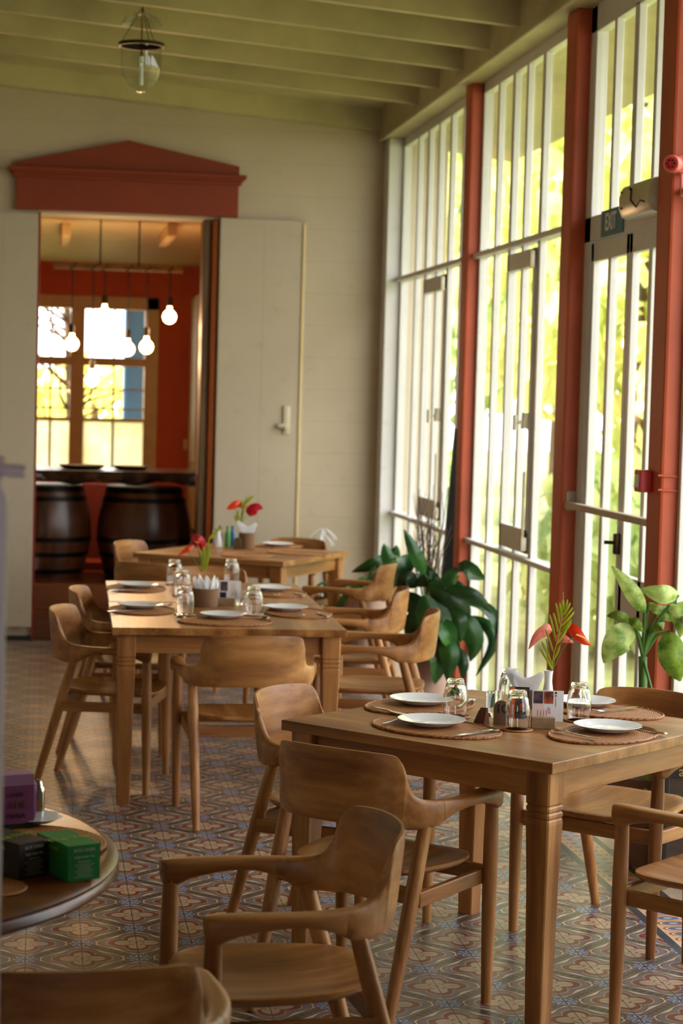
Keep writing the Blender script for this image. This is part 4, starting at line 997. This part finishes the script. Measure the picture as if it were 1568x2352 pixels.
for px, m_, lab in ((514, 'terracotta', 'brown sauce bottle with orange label beside the white vase'), (524, 'bottlegreen', 'green-topped sauce bottle on the rear table'), (535, 'bottleblue', 'blue-green sauce bottle on the rear table nearest the plaque')):
    q = PZ(px-8*(px == 514), 1257, ZT); tag(MB().lathe([(.001, 0), (.020, 0), (.021, .08), (.010, .105), (.010, .135), (.001, .137)], 18, (q.x+.0, q.y+.05, ZT)).build('sauce_bottle', M[m_], None, True, 50), lab, 'bottle')

# round table things
def hexa(name, mat, A, B, D, h, z, t):
    """box from base corners A (front left), B (front right), D (back left) world xy"""
    A, B, D = Vector((A.x, A.y, z)), Vector((B.x, B.y, z)), Vector((D.x, D.y, z)); E_ = B+(D-A); u = Vector((0, 0, h))
    o = MB().add([A, B, E_, D, A+u, B+u, E_+u, D+u], [(0, 3, 2, 1), (4, 5, 6, 7), (0, 1, 5, 4), (1, 2, 6, 5), (2, 3, 7, 6), (3, 0, 4, 7)])
    return kid(o, name, mat, t, False)
ZR = .75
def teabox(label, f0, f1, back, depth, h, m_, top, face_txt, tc):
    A = PZ(f0[0], f0[1], ZR); B = PZ(f1[0], f1[1], ZR); w = B-A; w.z = 0
    Dd = Vector((-w.y, w.x, 0)).normalized()*depth; D = A+Dd
    t = thing('tea_box', label, 'box', (A.x, A.y, ZR)); hexa('carton', M[m_], A, B, D, h, ZR+.0005, t)
    wx = w.normalized(); nf = -Dd.normalized(); mid = (A+B)/2
    MB_ = lambda *a: None
    y = h*.86
    for j, (s_, sz) in enumerate(face_txt):
        o = text_obj(s_, sz, M[tc], 'lettering', None, frame(Vector((mid.x, mid.y, ZR+y))+nf*.0008-Vector((0, 0, 0)), wx, nf), ext=.0002)
        o.data.transform(Matrix.Translation(-Vector(t.location))); o.parent = t; y -= sz*1.45
    nl = 7
    for j in range(nl):
        ww = w.length*(.62-.10*(j % 3)); zz = ZR+h*(.46-.058*j)
        c_ = Vector((mid.x, mid.y, zz))+nf*.0006
        b_ = MB().box((0, 0, 0), (ww, .0005, .0007), Matrix((wx, -nf, Vector((0, 0, 1)))).transposed())
        o = b_.build('print_line', M[tc], None); o.data.transform(Matrix.Translation(c_-Vector(t.location))); o.parent = t
    o = text_obj(top, h*.42, M['lime'], 'lettering', None, frame(mid+Dd*.45+Vector((0, 0, h+.0015)), (wx+Dd.normalized()*(.15)), (0, 0, 1)), ext=.0002)
    o.data.transform(Matrix.Translation(-Vector(t.location))); o.parent = t
    # side face lettering
    sx = Dd.normalized()
    o = text_obj(face_txt[0][0], face_txt[0][1]*1.2, M['lime'], 'lettering', None, frame(A+Dd*.5-wx*.0008+Vector((0, 0, h*.8)), -sx, -wx), ext=.0002)
    o.data.transform(Matrix.Translation(-Vector(t.location))); o.parent = t
    return t
teabox('green tea box with white print standing at the front of the round table', (156, 2027), (229, 2018), None, .15, .074, 'boxgreen', 'The Vert', [('BOIS CHERI', .0095), ('Single Estate Tea', .0068), ('PREMIUM QUALITY', .0035)], 'lettering')
teabox('black tea box with pale print left of the green tea box', (43, 2023), (111, 2009), None, .15, .075, 'boxblack', 'The Noir', [('BOIS CHERI', .0095), ('Single Estate Tea', .0068), ('PREMIUM QUALITY', .0035)], 'lettering')
A = PZ(-12, 1912, ZR); B = PZ(76, 1905, ZR); w = B-A; w.z = 0; Dd = Vector((-w.y, w.x, 0)).normalized()*.06
t = thing('tea_box', 'purple tea box with dark green foot behind the black one', 'box', (A.x, A.y, ZR))
hexa('foot', M['boxdark'], A, B, A+Dd, .016, ZR, t); hexa('carton', M['purple'], A, B, A+Dd, .088, ZR+.016, t); hexa('lid_band', M['lilac'], A-w*0.003, B+w*.003, A+Dd, .025, ZR+.104, t)
wx = w.normalized(); nf = -Dd.normalized()
for s_, sz, px, pz, m_ in (('S CHERI', .0125, .50, .083, 'ink'), ('ANE', .024, .60, .060, 'plaque'), ('PANA', .017, .54, .034, 'ink')):
    o = text_obj(s_, sz, M[m_], 'lettering', None, frame(A+w*px+nf*.0012+Vector((0, 0, pz)), wx, nf), ext=.0002); o.data.transform(Matrix.Translation(-Vector(t.location))); o.parent = t
q = PZ(82, 1893, ZR)
sc = tag(MB().lathe([(.001, .004), (.035, .004), (.062, .014), (.064, .013), (.036, 0), (.001, 0)], 36, (q.x-.0, q.y, ZR+.0065)).build('saucer', M['ceramic'], None, True, 60), 'white saucer under the steel shaker on the round table', 'saucer')
t = thing('shaker', 'small steel shaker with rounded lid on the white saucer', 'shaker', (q.x+.002, q.y-.005, ZR+.0105))
MB().lathe([(.001, 0), (.0165, 0), (.0175, .005), (.0175, .068), (.0165, .076), (.012, .082)], 28).build('body', M['steel'], t, True, 50)
MB().lathe([(.013, .082), (.012, .088), (.008, .094), (.001, .096)], 24).build('lid', M['metal'], t, True, 60)
q = PZ(180, 1943, ZR); t = thing('placemat', 'round rattan placemat under the tea boxes on the round table', 'placemat', (-1.235, -1.58, ZR), 0)
MB().lathe([(.001, .003)]+[(i*.01, .0045 if i % 2 else .0032) for i in range(1, 19)]+[(.19, .006), (.194, .003), (.19, 0), (.001, 0)], 72).build('woven_surface', M['rattan'], t, True, 60)
q = PZ(0, 2042, ZR); t = thing('coaster', 'small rattan mat at the front left of the round table', 'coaster', (q.x-.02, q.y, ZR), 0)
MB().lathe([(.001, .003)]+[(i*.008, .0045 if i % 2 else .0032) for i in range(1, 9)]+[(.072, .006), (.075, .003), (.072, 0), (.001, 0)], 48).build('woven_disc', M['rattan'], t, True, 60)

# ------------------------------------------------------------------ white half door leaf at the left edge, very near
GY = -3.3; g = PY(14, 1200, GY); ztop = PY(8, 1112, GY).z
t = thing('shutter_leaf', 'white painted shutter edge cut off by the left side of the photo', 'shutter', (g.x, GY, 0))
mb = MB(); mb.prism([(-.55, 0.02), (0.0, .02), (0.0, ztop-.02), (-.003, ztop-.008), (-.010, ztop), (-.55, ztop)], -.02, .02)
mb.build('leaf', M['white2'], t); MB().bb(-.003, .0015, -.021, .021, .02, ztop-.02, .001).build('edge_bead', M['white'], t)
MB().tube([(-.015, 0, ztop-.002), (-.010, 0, ztop+.012)], .006, 10).tube([(-.03, -.004, ztop+.022), (.018, -.004, ztop+.018)], .0085, 12).tube([(.018, -.004, ztop+.018), (.024, -.004, ztop+.018)], .0090, 12).tube([(-.03, 0, ztop+.034), (-.004, 0, ztop+.032)], .005, 10).build('latch', M['white2'], t, True, 50)

# ------------------------------------------------------------------ bell-jar lantern
LY = 4.64; top = PY(327, 16, LY); topz = min(top.z, jz(top.x)); rz_ = PY(324, 104, LY).z; bz_ = PY(324, 212, LY).z; R_ = .113
t = thing('bell_lantern', 'glass bell-jar lantern hanging from the ceiling beams by chains', 'lantern', (top.x, LY, rz_))
H = rz_-bz_
MB().lathe([(R_*.96, .004), (R_*.93, -.02), (R_*.92, -H*.45), (R_*.82, -H*.68), (R_*.5, -H*.88), (R_*.2, -H*.93), (R_*.14, -H*.97), (R_*.2, -H), (.001, -H*1.01)], 40).build('glass_bell', M['glass'], t, True, 70)
MB().lathe([(R_*.93, -.008), (R_*1.06, -.008), (R_*1.06, .010), (R_*.93, .010), (R_*.93, -.008)], 40).build('ring', M['darkmetal'], t, True, 40)
for a in (0.3, 0.3+2*PI/3, 0.3+4*PI/3):
    p = Vector((R_*1.03*math.cos(a+2.6), R_*1.03*math.sin(a+2.6), 0)); q = Vector((0, 0, topz-rz_)); mb = MB()
    for i in range(16):
        u = i/16; c_ = p.lerp(q, u); d_ = (q-p).normalized(); e_ = p.lerp(q, u+.055)
        mb.tube([c_, (c_+e_)/2+Vector((.003*(i % 2), .003*((i+1) % 2), 0)), e_], .0022, 5)
    mb.build('chain', M['darkmetal'], t, True)
MB().tube([(0, 0, topz-rz_), (0, 0, -H*.25)], .004, 6).build('flex', M['copper'], t)
MB().lathe([(.001, -H*.22), (.014, -H*.24), (.014, -H*.36), (.001, -H*.37)], 12).tube([(0, 0, -H*.37), (0, 0, -H*.85)], .012, 12).build('candle_lamp', M['ceramic'], t, True)
MB().lathe([(.012, .075), (.05, .07), (.09, .045), (.108, .01), (.105, .01), (.088, .04), (.05, .063), (.012, .068)], 36, (0, 0, topz-rz_-.105)).build('smoke_bell', M['glass'], t, True, 70)

# ------------------------------------------------------------------ exit sign, emergency light, siren, call point
a = PX(1383, 512, XF-.002); b_ = PX(1428, 505, XF-.002); zc = (PX(1404, 510, XF).z)
t = thing('exit_sign', 'teal exit sign on the frame over the glazed door', 'sign', (XF-.004, (a.y+b_.y)/2, zc))
hh = .115; ww = abs(a.y-b_.y)+.03
MB().box((0, -.012, 0), (.006, ww, hh), None).build('panel', M['teal'], t)
text_obj('EXIT', .105, M['paper'], 'lettering', t, frame((-.0045, .0, 0), (0, -1, 0), (-1, 0, 0)) @ Matrix.Diagonal((.82, 1, 1, 1)), bold=True)
t = thing('emergency_light', 'cream emergency light box covering the end of the exit sign', 'emergency light', (XF-.001, 1.96, 2.585))
prof = [(0, -.065), (-.05, -.070), (-.085, -.055), (-.10, -.02), (-.10, .03), (-.085, .07), (-.04, .085), (0, .085)]
rings = []
for y, s_ in ((.235, .80), (.225, .96), (.19, 1.0), (-.17, 1.0), (-.20, .96), (-.21, .8)): rings.append([(x*s_, y, z*s_) for x, z in prof])
MB().loft(rings).build('body', M['lampbody'], t, True, 35)
MB().tube([(-.104, .02, .05), (-.106, .02, .0), (-.098, -.03, -.03), (-.10, -.10, -.01), (-.10, -.16, -.02)], .0035, 6).build('seam', M['cord'], t)
for y, z in ((.17, .045), (.05, .05), (.17, -.02)):
    MB().lathe([(.001, 0), (.006, 0), (.006, .004), (.001, .004)], 10, (-.100, y, z), Vector((-1, 0, 0))).build('screw', M['iron'], t)
q = PY(1548, 377, 1.50); t = thing('siren', 'red round alarm sounder high on the nearest red post', 'siren', q)
ax = Vector((-.62, -.78, -.05)).normalized()
MB().lathe([(.030, -.06), (.034, 0), (.034, .03), (.030, .036), (.020, .034)], 28, (0, 0, 0), ax).build('body', M['pinkred'], t, True, 40)
MB().lathe([(.001, .030), (.024, .030), (.024, .037), (.001, .037)], 24, (0, 0, 0), ax).build('horn', M['red'], t, True, 40)
for i in range(6):
    a = i*PI/3; R = ax.to_track_quat('Z', 'Y').to_matrix(); c_ = R @ Vector((.014*math.cos(a), .014*math.sin(a), .037))
    MB().lathe([(.001, 0), (.0045, 0), (.0045, .0015), (.001, .0015)], 8, c_, ax).build('slot', M['black'], t)
MB().box((.045, .02, 0), (.07, .07, .07), None, .01).tube([(.03, 0, -.03), (.035, .01, -.12)], .006, 8).build('mount', M['pinkred'], t, True, 40)
q = PX(1478, 1105, XP-.03); t = thing('call_point', 'red fire alarm call point on the side of the red post', 'alarm call point', (XP, 1.70, q.z))
MB().box((-.026, 0, 0), (.052, .085, .088), None, .006).build('box', M['red'], t)
MB().box((-.053, 0, 0), (.003, .055, .05)).build('window', M['paper'], t)
for z in (1095, 1128):
    q = PY(1540, z, 1.54); tag(MB().tube([(q.x-.05, 1.545, q.z+.004), (q.x+.03, 1.545, q.z)], .004, 6).build('cable_clip', M['post'], None, True), 'painted-over cable clip on the nearest red post, the %s of two' % ('upper' if z == 1095 else 'lower'), 'cable clip')
mbb = MB().bb(XF-.055, XF-.015, 1.77, 3.10, 1.272, 1.302, .004).bb(XF-.05, XF+.01, 3.07, 3.09, 1.26, 1.35, .004)
tag(mbb.build('door_bar', M['stone']), 'cream horizontal bar held across the glazed door by a bracket', 'bar')

# ------------------------------------------------------------------ plants
PZm = zp(750, 1200, 3.824)
def potted(name, label, x, y, r, h, pm, cat='potted plant'):
    t = thing(name, label, cat, (x, y, 0))
    MB().lathe([(r*.70, 0), (r*.92, h*.86), (r*1.02, h*.86), (r*1.04, h), (r*.95, h), (r*.90, h*.90), (.001, h*.90)], 36).build('pot', M[pm], t, True, 40)
    MB().lathe([(.001, h*.925), (r*.90, h*.915), (r*.90, h*.88), (.001, h*.88)], 24).build('soil', M['soil'], t)
    return t
pr = PY(985, 1560, 4.75)
pl1 = potted('peace_lily', 'large dark green peace lily hanging over its pot before the red post', pr.x, 4.75, .14, .40, 'pinkpot')
crown = Vector((pr.x, 4.75, .40))
pl_l = PY(832, 1380, 6.25)
pl2 = potted('peace_lily', 'peace lily in a tall pinkish pot beside the far armchairs', pl_l.x, 6.25, .145, .54, 'pinkpot')
crown2 = Vector((pl_l.x, 6.25, .54))
LR = [([(1080, 580), (1130, 455), (1250, 425), (1385, 500)], 170), ([(900, 540), (1050, 640), (1180, 760), (1250, 880)], 200), ([(1050, 570), (1300, 640), (1450, 800)], 90), ([(1240, 710), (1400, 760), (1500, 900), (1480, 1050)], 95), ([(1280, 830), (1420, 920), (1460, 1080), (1310, 1350)], 95), ([(1120, 880), (1220, 900), (1300, 1050), (1260, 1220)], 175), ([(1100, 980), (1080, 1150), (1030, 1330)], 140), ([(1160, 1100), (1200, 1250), (1190, 1380)], 90), ([(900, 1130), (890, 1300), (860, 1520)], 175), ([(760, 1150), (750, 1350), (780, 1520)], 120), ([(860, 640), (900, 850), (930, 1120)], 190), ([(700, 620), (800, 760), (860, 920)], 160), ([(760, 480), (850, 450), (980, 530)], 140), ([(980, 700), (1000, 900), (980, 1080)], 170), ([(860, 900), (800, 1050), (740, 1220)], 160), ([(860, 450), (790, 280), (680, 60)], 115), ([(1000, 560), (900, 500), (760, 560)], 130), ([(1000, 620), (1150, 600), (1290, 700)], 150), ([(1000, 850), (1060, 980), (1120, 1120)], 150), ([(820, 760), (760, 900), (720, 1060)], 150), ([(960, 1000), (1010, 1130), (1000, 1300)], 130), ([(740, 290), (670, 400), (590, 570)], 140), ([(800, 560), (700, 500), (620, 570)], 140), ([(900, 950), (860, 1150), (820, 1400)], 170), ([(980, 1000), (980, 1200), (950, 1420)], 170), ([(1040, 1000), (1080, 1180), (1060, 1400)], 150), ([(820, 1000), (760, 1200), (700, 1380)], 130), ([(940, 800), (1000, 960), (1080, 1160)], 170), ([(1080, 760), (1150, 880), (1180, 1050)], 160), ([(880, 780), (820, 900), (800, 1060)], 170)]
def leaves(t, lst, crown, Y0, seed, dy=.28):
    rnd = random.Random(seed)
    for i, (pts, w) in enumerate(lst):
        oy = -dy*rnd.random()+.05; n_ = len(pts)
        P = [PZm(x, y, Y0+oy-.05*math.sin(PI*j/(n_-1))) for j, (x, y) in enumerate(pts)]
        W_ = 1.2*w/3.824/FPX*(Y0+6.1)
        o = blade(P, W_, None if i % 3 else (.85, .2, .3), .30, 'oval', 3, .02); 
        lf_ = kid(o, 'leaf', M['leaf'] if i % 3 else M['leaf2'], t)
        b0 = P[0]; md = (crown+b0)/2+Vector((0, 0, .05+.10*rnd.random()))
        sub(MB().tube(catmull([crown+Vector((rnd.uniform(-.03, .03), rnd.uniform(-.03, .03), -.03)), md, b0], 5), .0045, 6), 'leaf_stalk', M['stem'], lf_, t)
leaves(pl1, LR, crown, 4.75, 5)
LL = [([(600, 420), (545, 300), (500, 185)], 120), ([(530, 300), (400, 370), (220, 435)], 95), ([(660, 480), (530, 500), (410, 480)], 85), ([(330, 600), (180, 620), (60, 800)], 70), ([(340, 640), (400, 690), (460, 740)], 35), ([(480, 520), (540, 600), (640, 570)], 120), ([(430, 720), (420, 780), (400, 840)], 100), ([(700, 640), (660, 720), (640, 820)], 130), ([(560, 450), (600, 540), (590, 640)], 130), ([(640, 300), (600, 230), (610, 200)], 60), ([(500, 560), (400, 560), (320, 640)], 80), ([(560, 600), (480, 650), (420, 700)], 90)]
leaves(pl2, LL, crown2, 6.25, 9, .2)
# speckled dieffenbachia
DQ = zp(1330, 1280, 6.588); DY = 1.42
fp = PZ(1492, 1978, 0)
dp = potted('dieffenbachia', 'speckled light green dieffenbachia behind the right armchair', fp.x, fp.y, .175, .345, 'terracotta')
DY = fp.y
DL = [([(985, 825), (870, 630), (700, 380), (490, 130)], 200, 'dieff'), ([(1500, 570), (1250, 560), (930, 480)], 235, 'dieff'), ([(1050, 690), (1180, 790), (1370, 760)], 120, 'dieff'), ([(1370, 720), (1500, 860), (1550, 1050), (1520, 1210)], 200, 'dieff'), ([(850, 1130), (660, 1200), (500, 1390), (370, 1600)], 350, 'dieff'), ([(840, 1150), (700, 960), (560, 880), (415, 890)], 150, 'dieffdark'), ([(760, 930), (860, 1000), (960, 1130)], 130, 'dieffdark'), ([(1370, 1130), (1400, 1400), (1460, 1650), (1530, 1875)], 360, 'dieffdark'), ([(1160, 870), (1300, 900), (1420, 970)], 100, 'dieff'), ([(1130, 1110), (1230, 1050), (1290, 990)], 110, 'dieffdark'), ([(1480, 700), (1600, 800), (1700, 1000)], 200, 'dieff')]
rnd = random.Random(4); cen = DQ(960, 1500, DY)
for i, (pts, w, m_) in enumerate(DL):
    n_ = len(pts); P = [DQ(x, y, DY-.05-.04*math.sin(PI*j/(n_-1))+.03*(i % 3)) for j, (x, y) in enumerate(pts)]
    lf_ = kid(blade(P, 1.3*w/6.588/FPX*(DY+6.1), None, .22, 'oval', 4, .03), 'leaf', M[m_], dp)
    sub(MB().tube(catmull([cen, (cen+P[0])/2+Vector((0, 0, .03)), P[0]], 5), [.008-.0002*j for j in range(11)], 8), 'leaf_stalk', M['stem'], lf_, dp)
kid(MB().tube(catmull([Vector((fp.x, fp.y, .30)), DQ(960, 2300, DY), DQ(960, 1900, DY), cen], 4), [.017]*13, 12), 'stem', M['stem'], dp)
kid(blade([PY(1540, 1730, DY-.15), PY(1515, 1790, DY-.17), PY(1488, 1832, DY-.17)], .15, None, .22, 'oval', 4), 'leaf', M['dieff'], dp)
kid(MB().tube(catmull([cen, PY(1500, 1600, DY-.1), PY(1540, 1730, DY-.15)], 5), [.006]*11, 8), 'leaf_stalk', M['stem'], dp)
# dark crate with gold lettering
cq = PZ(1519, 2040, 0); t = thing('wooden_crate', 'dark wooden crate with gold letters at the right edge beside the big pot', 'crate', (cq.x+.27, cq.y+.19, 0), math.radians(-9))
MB().bb(-.23, .23, -.19, .19, 0.01, .44, .006).build('box', M['crate'], t)
MB().bb(-.237, -.215, -.197, .197, 0.0, .45, .004).bb(-.237, .237, -.197, -.185, .40, .45, .003).bb(-.237, .237, -.197, -.185, 0, .05, .003).build('edge_strip', M['black'], t)
text_obj('an', .055, M['gold'], 'lettering', t, frame((-.16, -.199, .425), (1, 0, 0), (0, -1, 0)))
# twigs in a vase and a dark board leaning on the post
tq = PY(985, 1330, 5.12); t = thing('dry_twigs', 'bundle of bare grey twigs standing beyond the peace lily', 'twigs', (tq.x, 5.12, 0))
rnd = random.Random(11)
MB().lathe([(.001, 0), (.07, 0), (.09, .2), (.05, .5), (.06, .56), (.05, .56), (.04, .5), (.001, .1)], 24).build('vase', M['terracotta'], t, True, 50)
for i in range(26):
    a = rnd.uniform(0, 2*PI); s_ = rnd.uniform(.02, .11); h = rnd.uniform(.95, 1.28); P = []
    for j in range(6):
        u = j/5; P.append(Vector((s_*math.cos(a)*u**1.3+rnd.uniform(-.008, .008)*u, s_*math.sin(a)*u**1.3, .45+(h-.45)*u)))
    mb = MB().tube(P, [.0045-.0006*j for j in range(6)], 5)
    for j in (2, 3, 4):
        d_ = Vector((rnd.uniform(-1, 1), rnd.uniform(-1, 1), 1.6)).normalized(); mb.tube([P[j], P[j]+d_*.07, P[j]+d_*.13+Vector((0, 0, .02))], [.0022, .0018, .001], 4)
    mb.build('twig', M['twig'], t)
pts = [PY(1049, 985, 5.32), PY(1053, 985, 5.32), PY(1040, 1400, 5.32), PY(998, 1400, 5.32)]
tag(MB().prism([(p.x, p.z if j < 2 else 0.0) for j, p in enumerate(pts)], 5.36, 5.40).build('leaning_board', M['iron']), 'tall dark board leaning against the far red post', 'board')
# small fern pots along the back wall, white wire stand
def fern(x, y, s_, label):
    t = potted('small_fern', label, x, y, .09*s_, .16*s_, 'terracotta'); rnd = random.Random(int(x*50))
    for i in range(14):
        a = i*2.4; L = rnd.uniform(.16, .30)*s_; p = Vector((0, 0, .15*s_)); d_ = Vector((math.cos(a), math.sin(a), 0))
        b_ = blade([p, p+d_*L*.4+Vector((0, 0, L*.8)), p+d_*L*.9+Vector((0, 0, L*.7))], .045*s_, (-math.sin(a), math.cos(a), 0), .3, 'oval', 2); b_.build('leaf', M['leaf2'], t, True)
q = PY(690, 1330, 7.85); fern(q.x, 7.85, 1.2, 'small green fern seen under the rear table')
q = PY(722, 1330, 7.6); fern(q.x, 7.6, .7, 'smaller fern by the back wall right of the rear table leg')
q = PY(806, 1310, 7.2); fern(q.x, 7.2, 1.4, 'green fern between the rear table and the white corner post')
q = PY(742, 1230, 7.95); t = thing('wire_stand', 'white metal stand with drooping arms against the back wall', 'stand', (q.x, 7.95, 0))
tz = PY(742, 1216, 7.95).z; mb = MB().tube([(0, 0, 0), (0, 0, tz)], .011, 8).lathe([(.001, 0), (.12, 0), (.12, .012), (.001, .014)], 20)
for k_, (dz, L) in enumerate(((0.0, .10), (-.045, .08))):
    for i in range(6):
        a = i*PI/3+.2; P = [(L*u*math.cos(a), L*u*math.sin(a), tz+dz-.07*u*u) for u in [j/6 for j in range(7)]]; mb.tube(P, .006, 6)
mb.build('frame', M['white'], t, True)
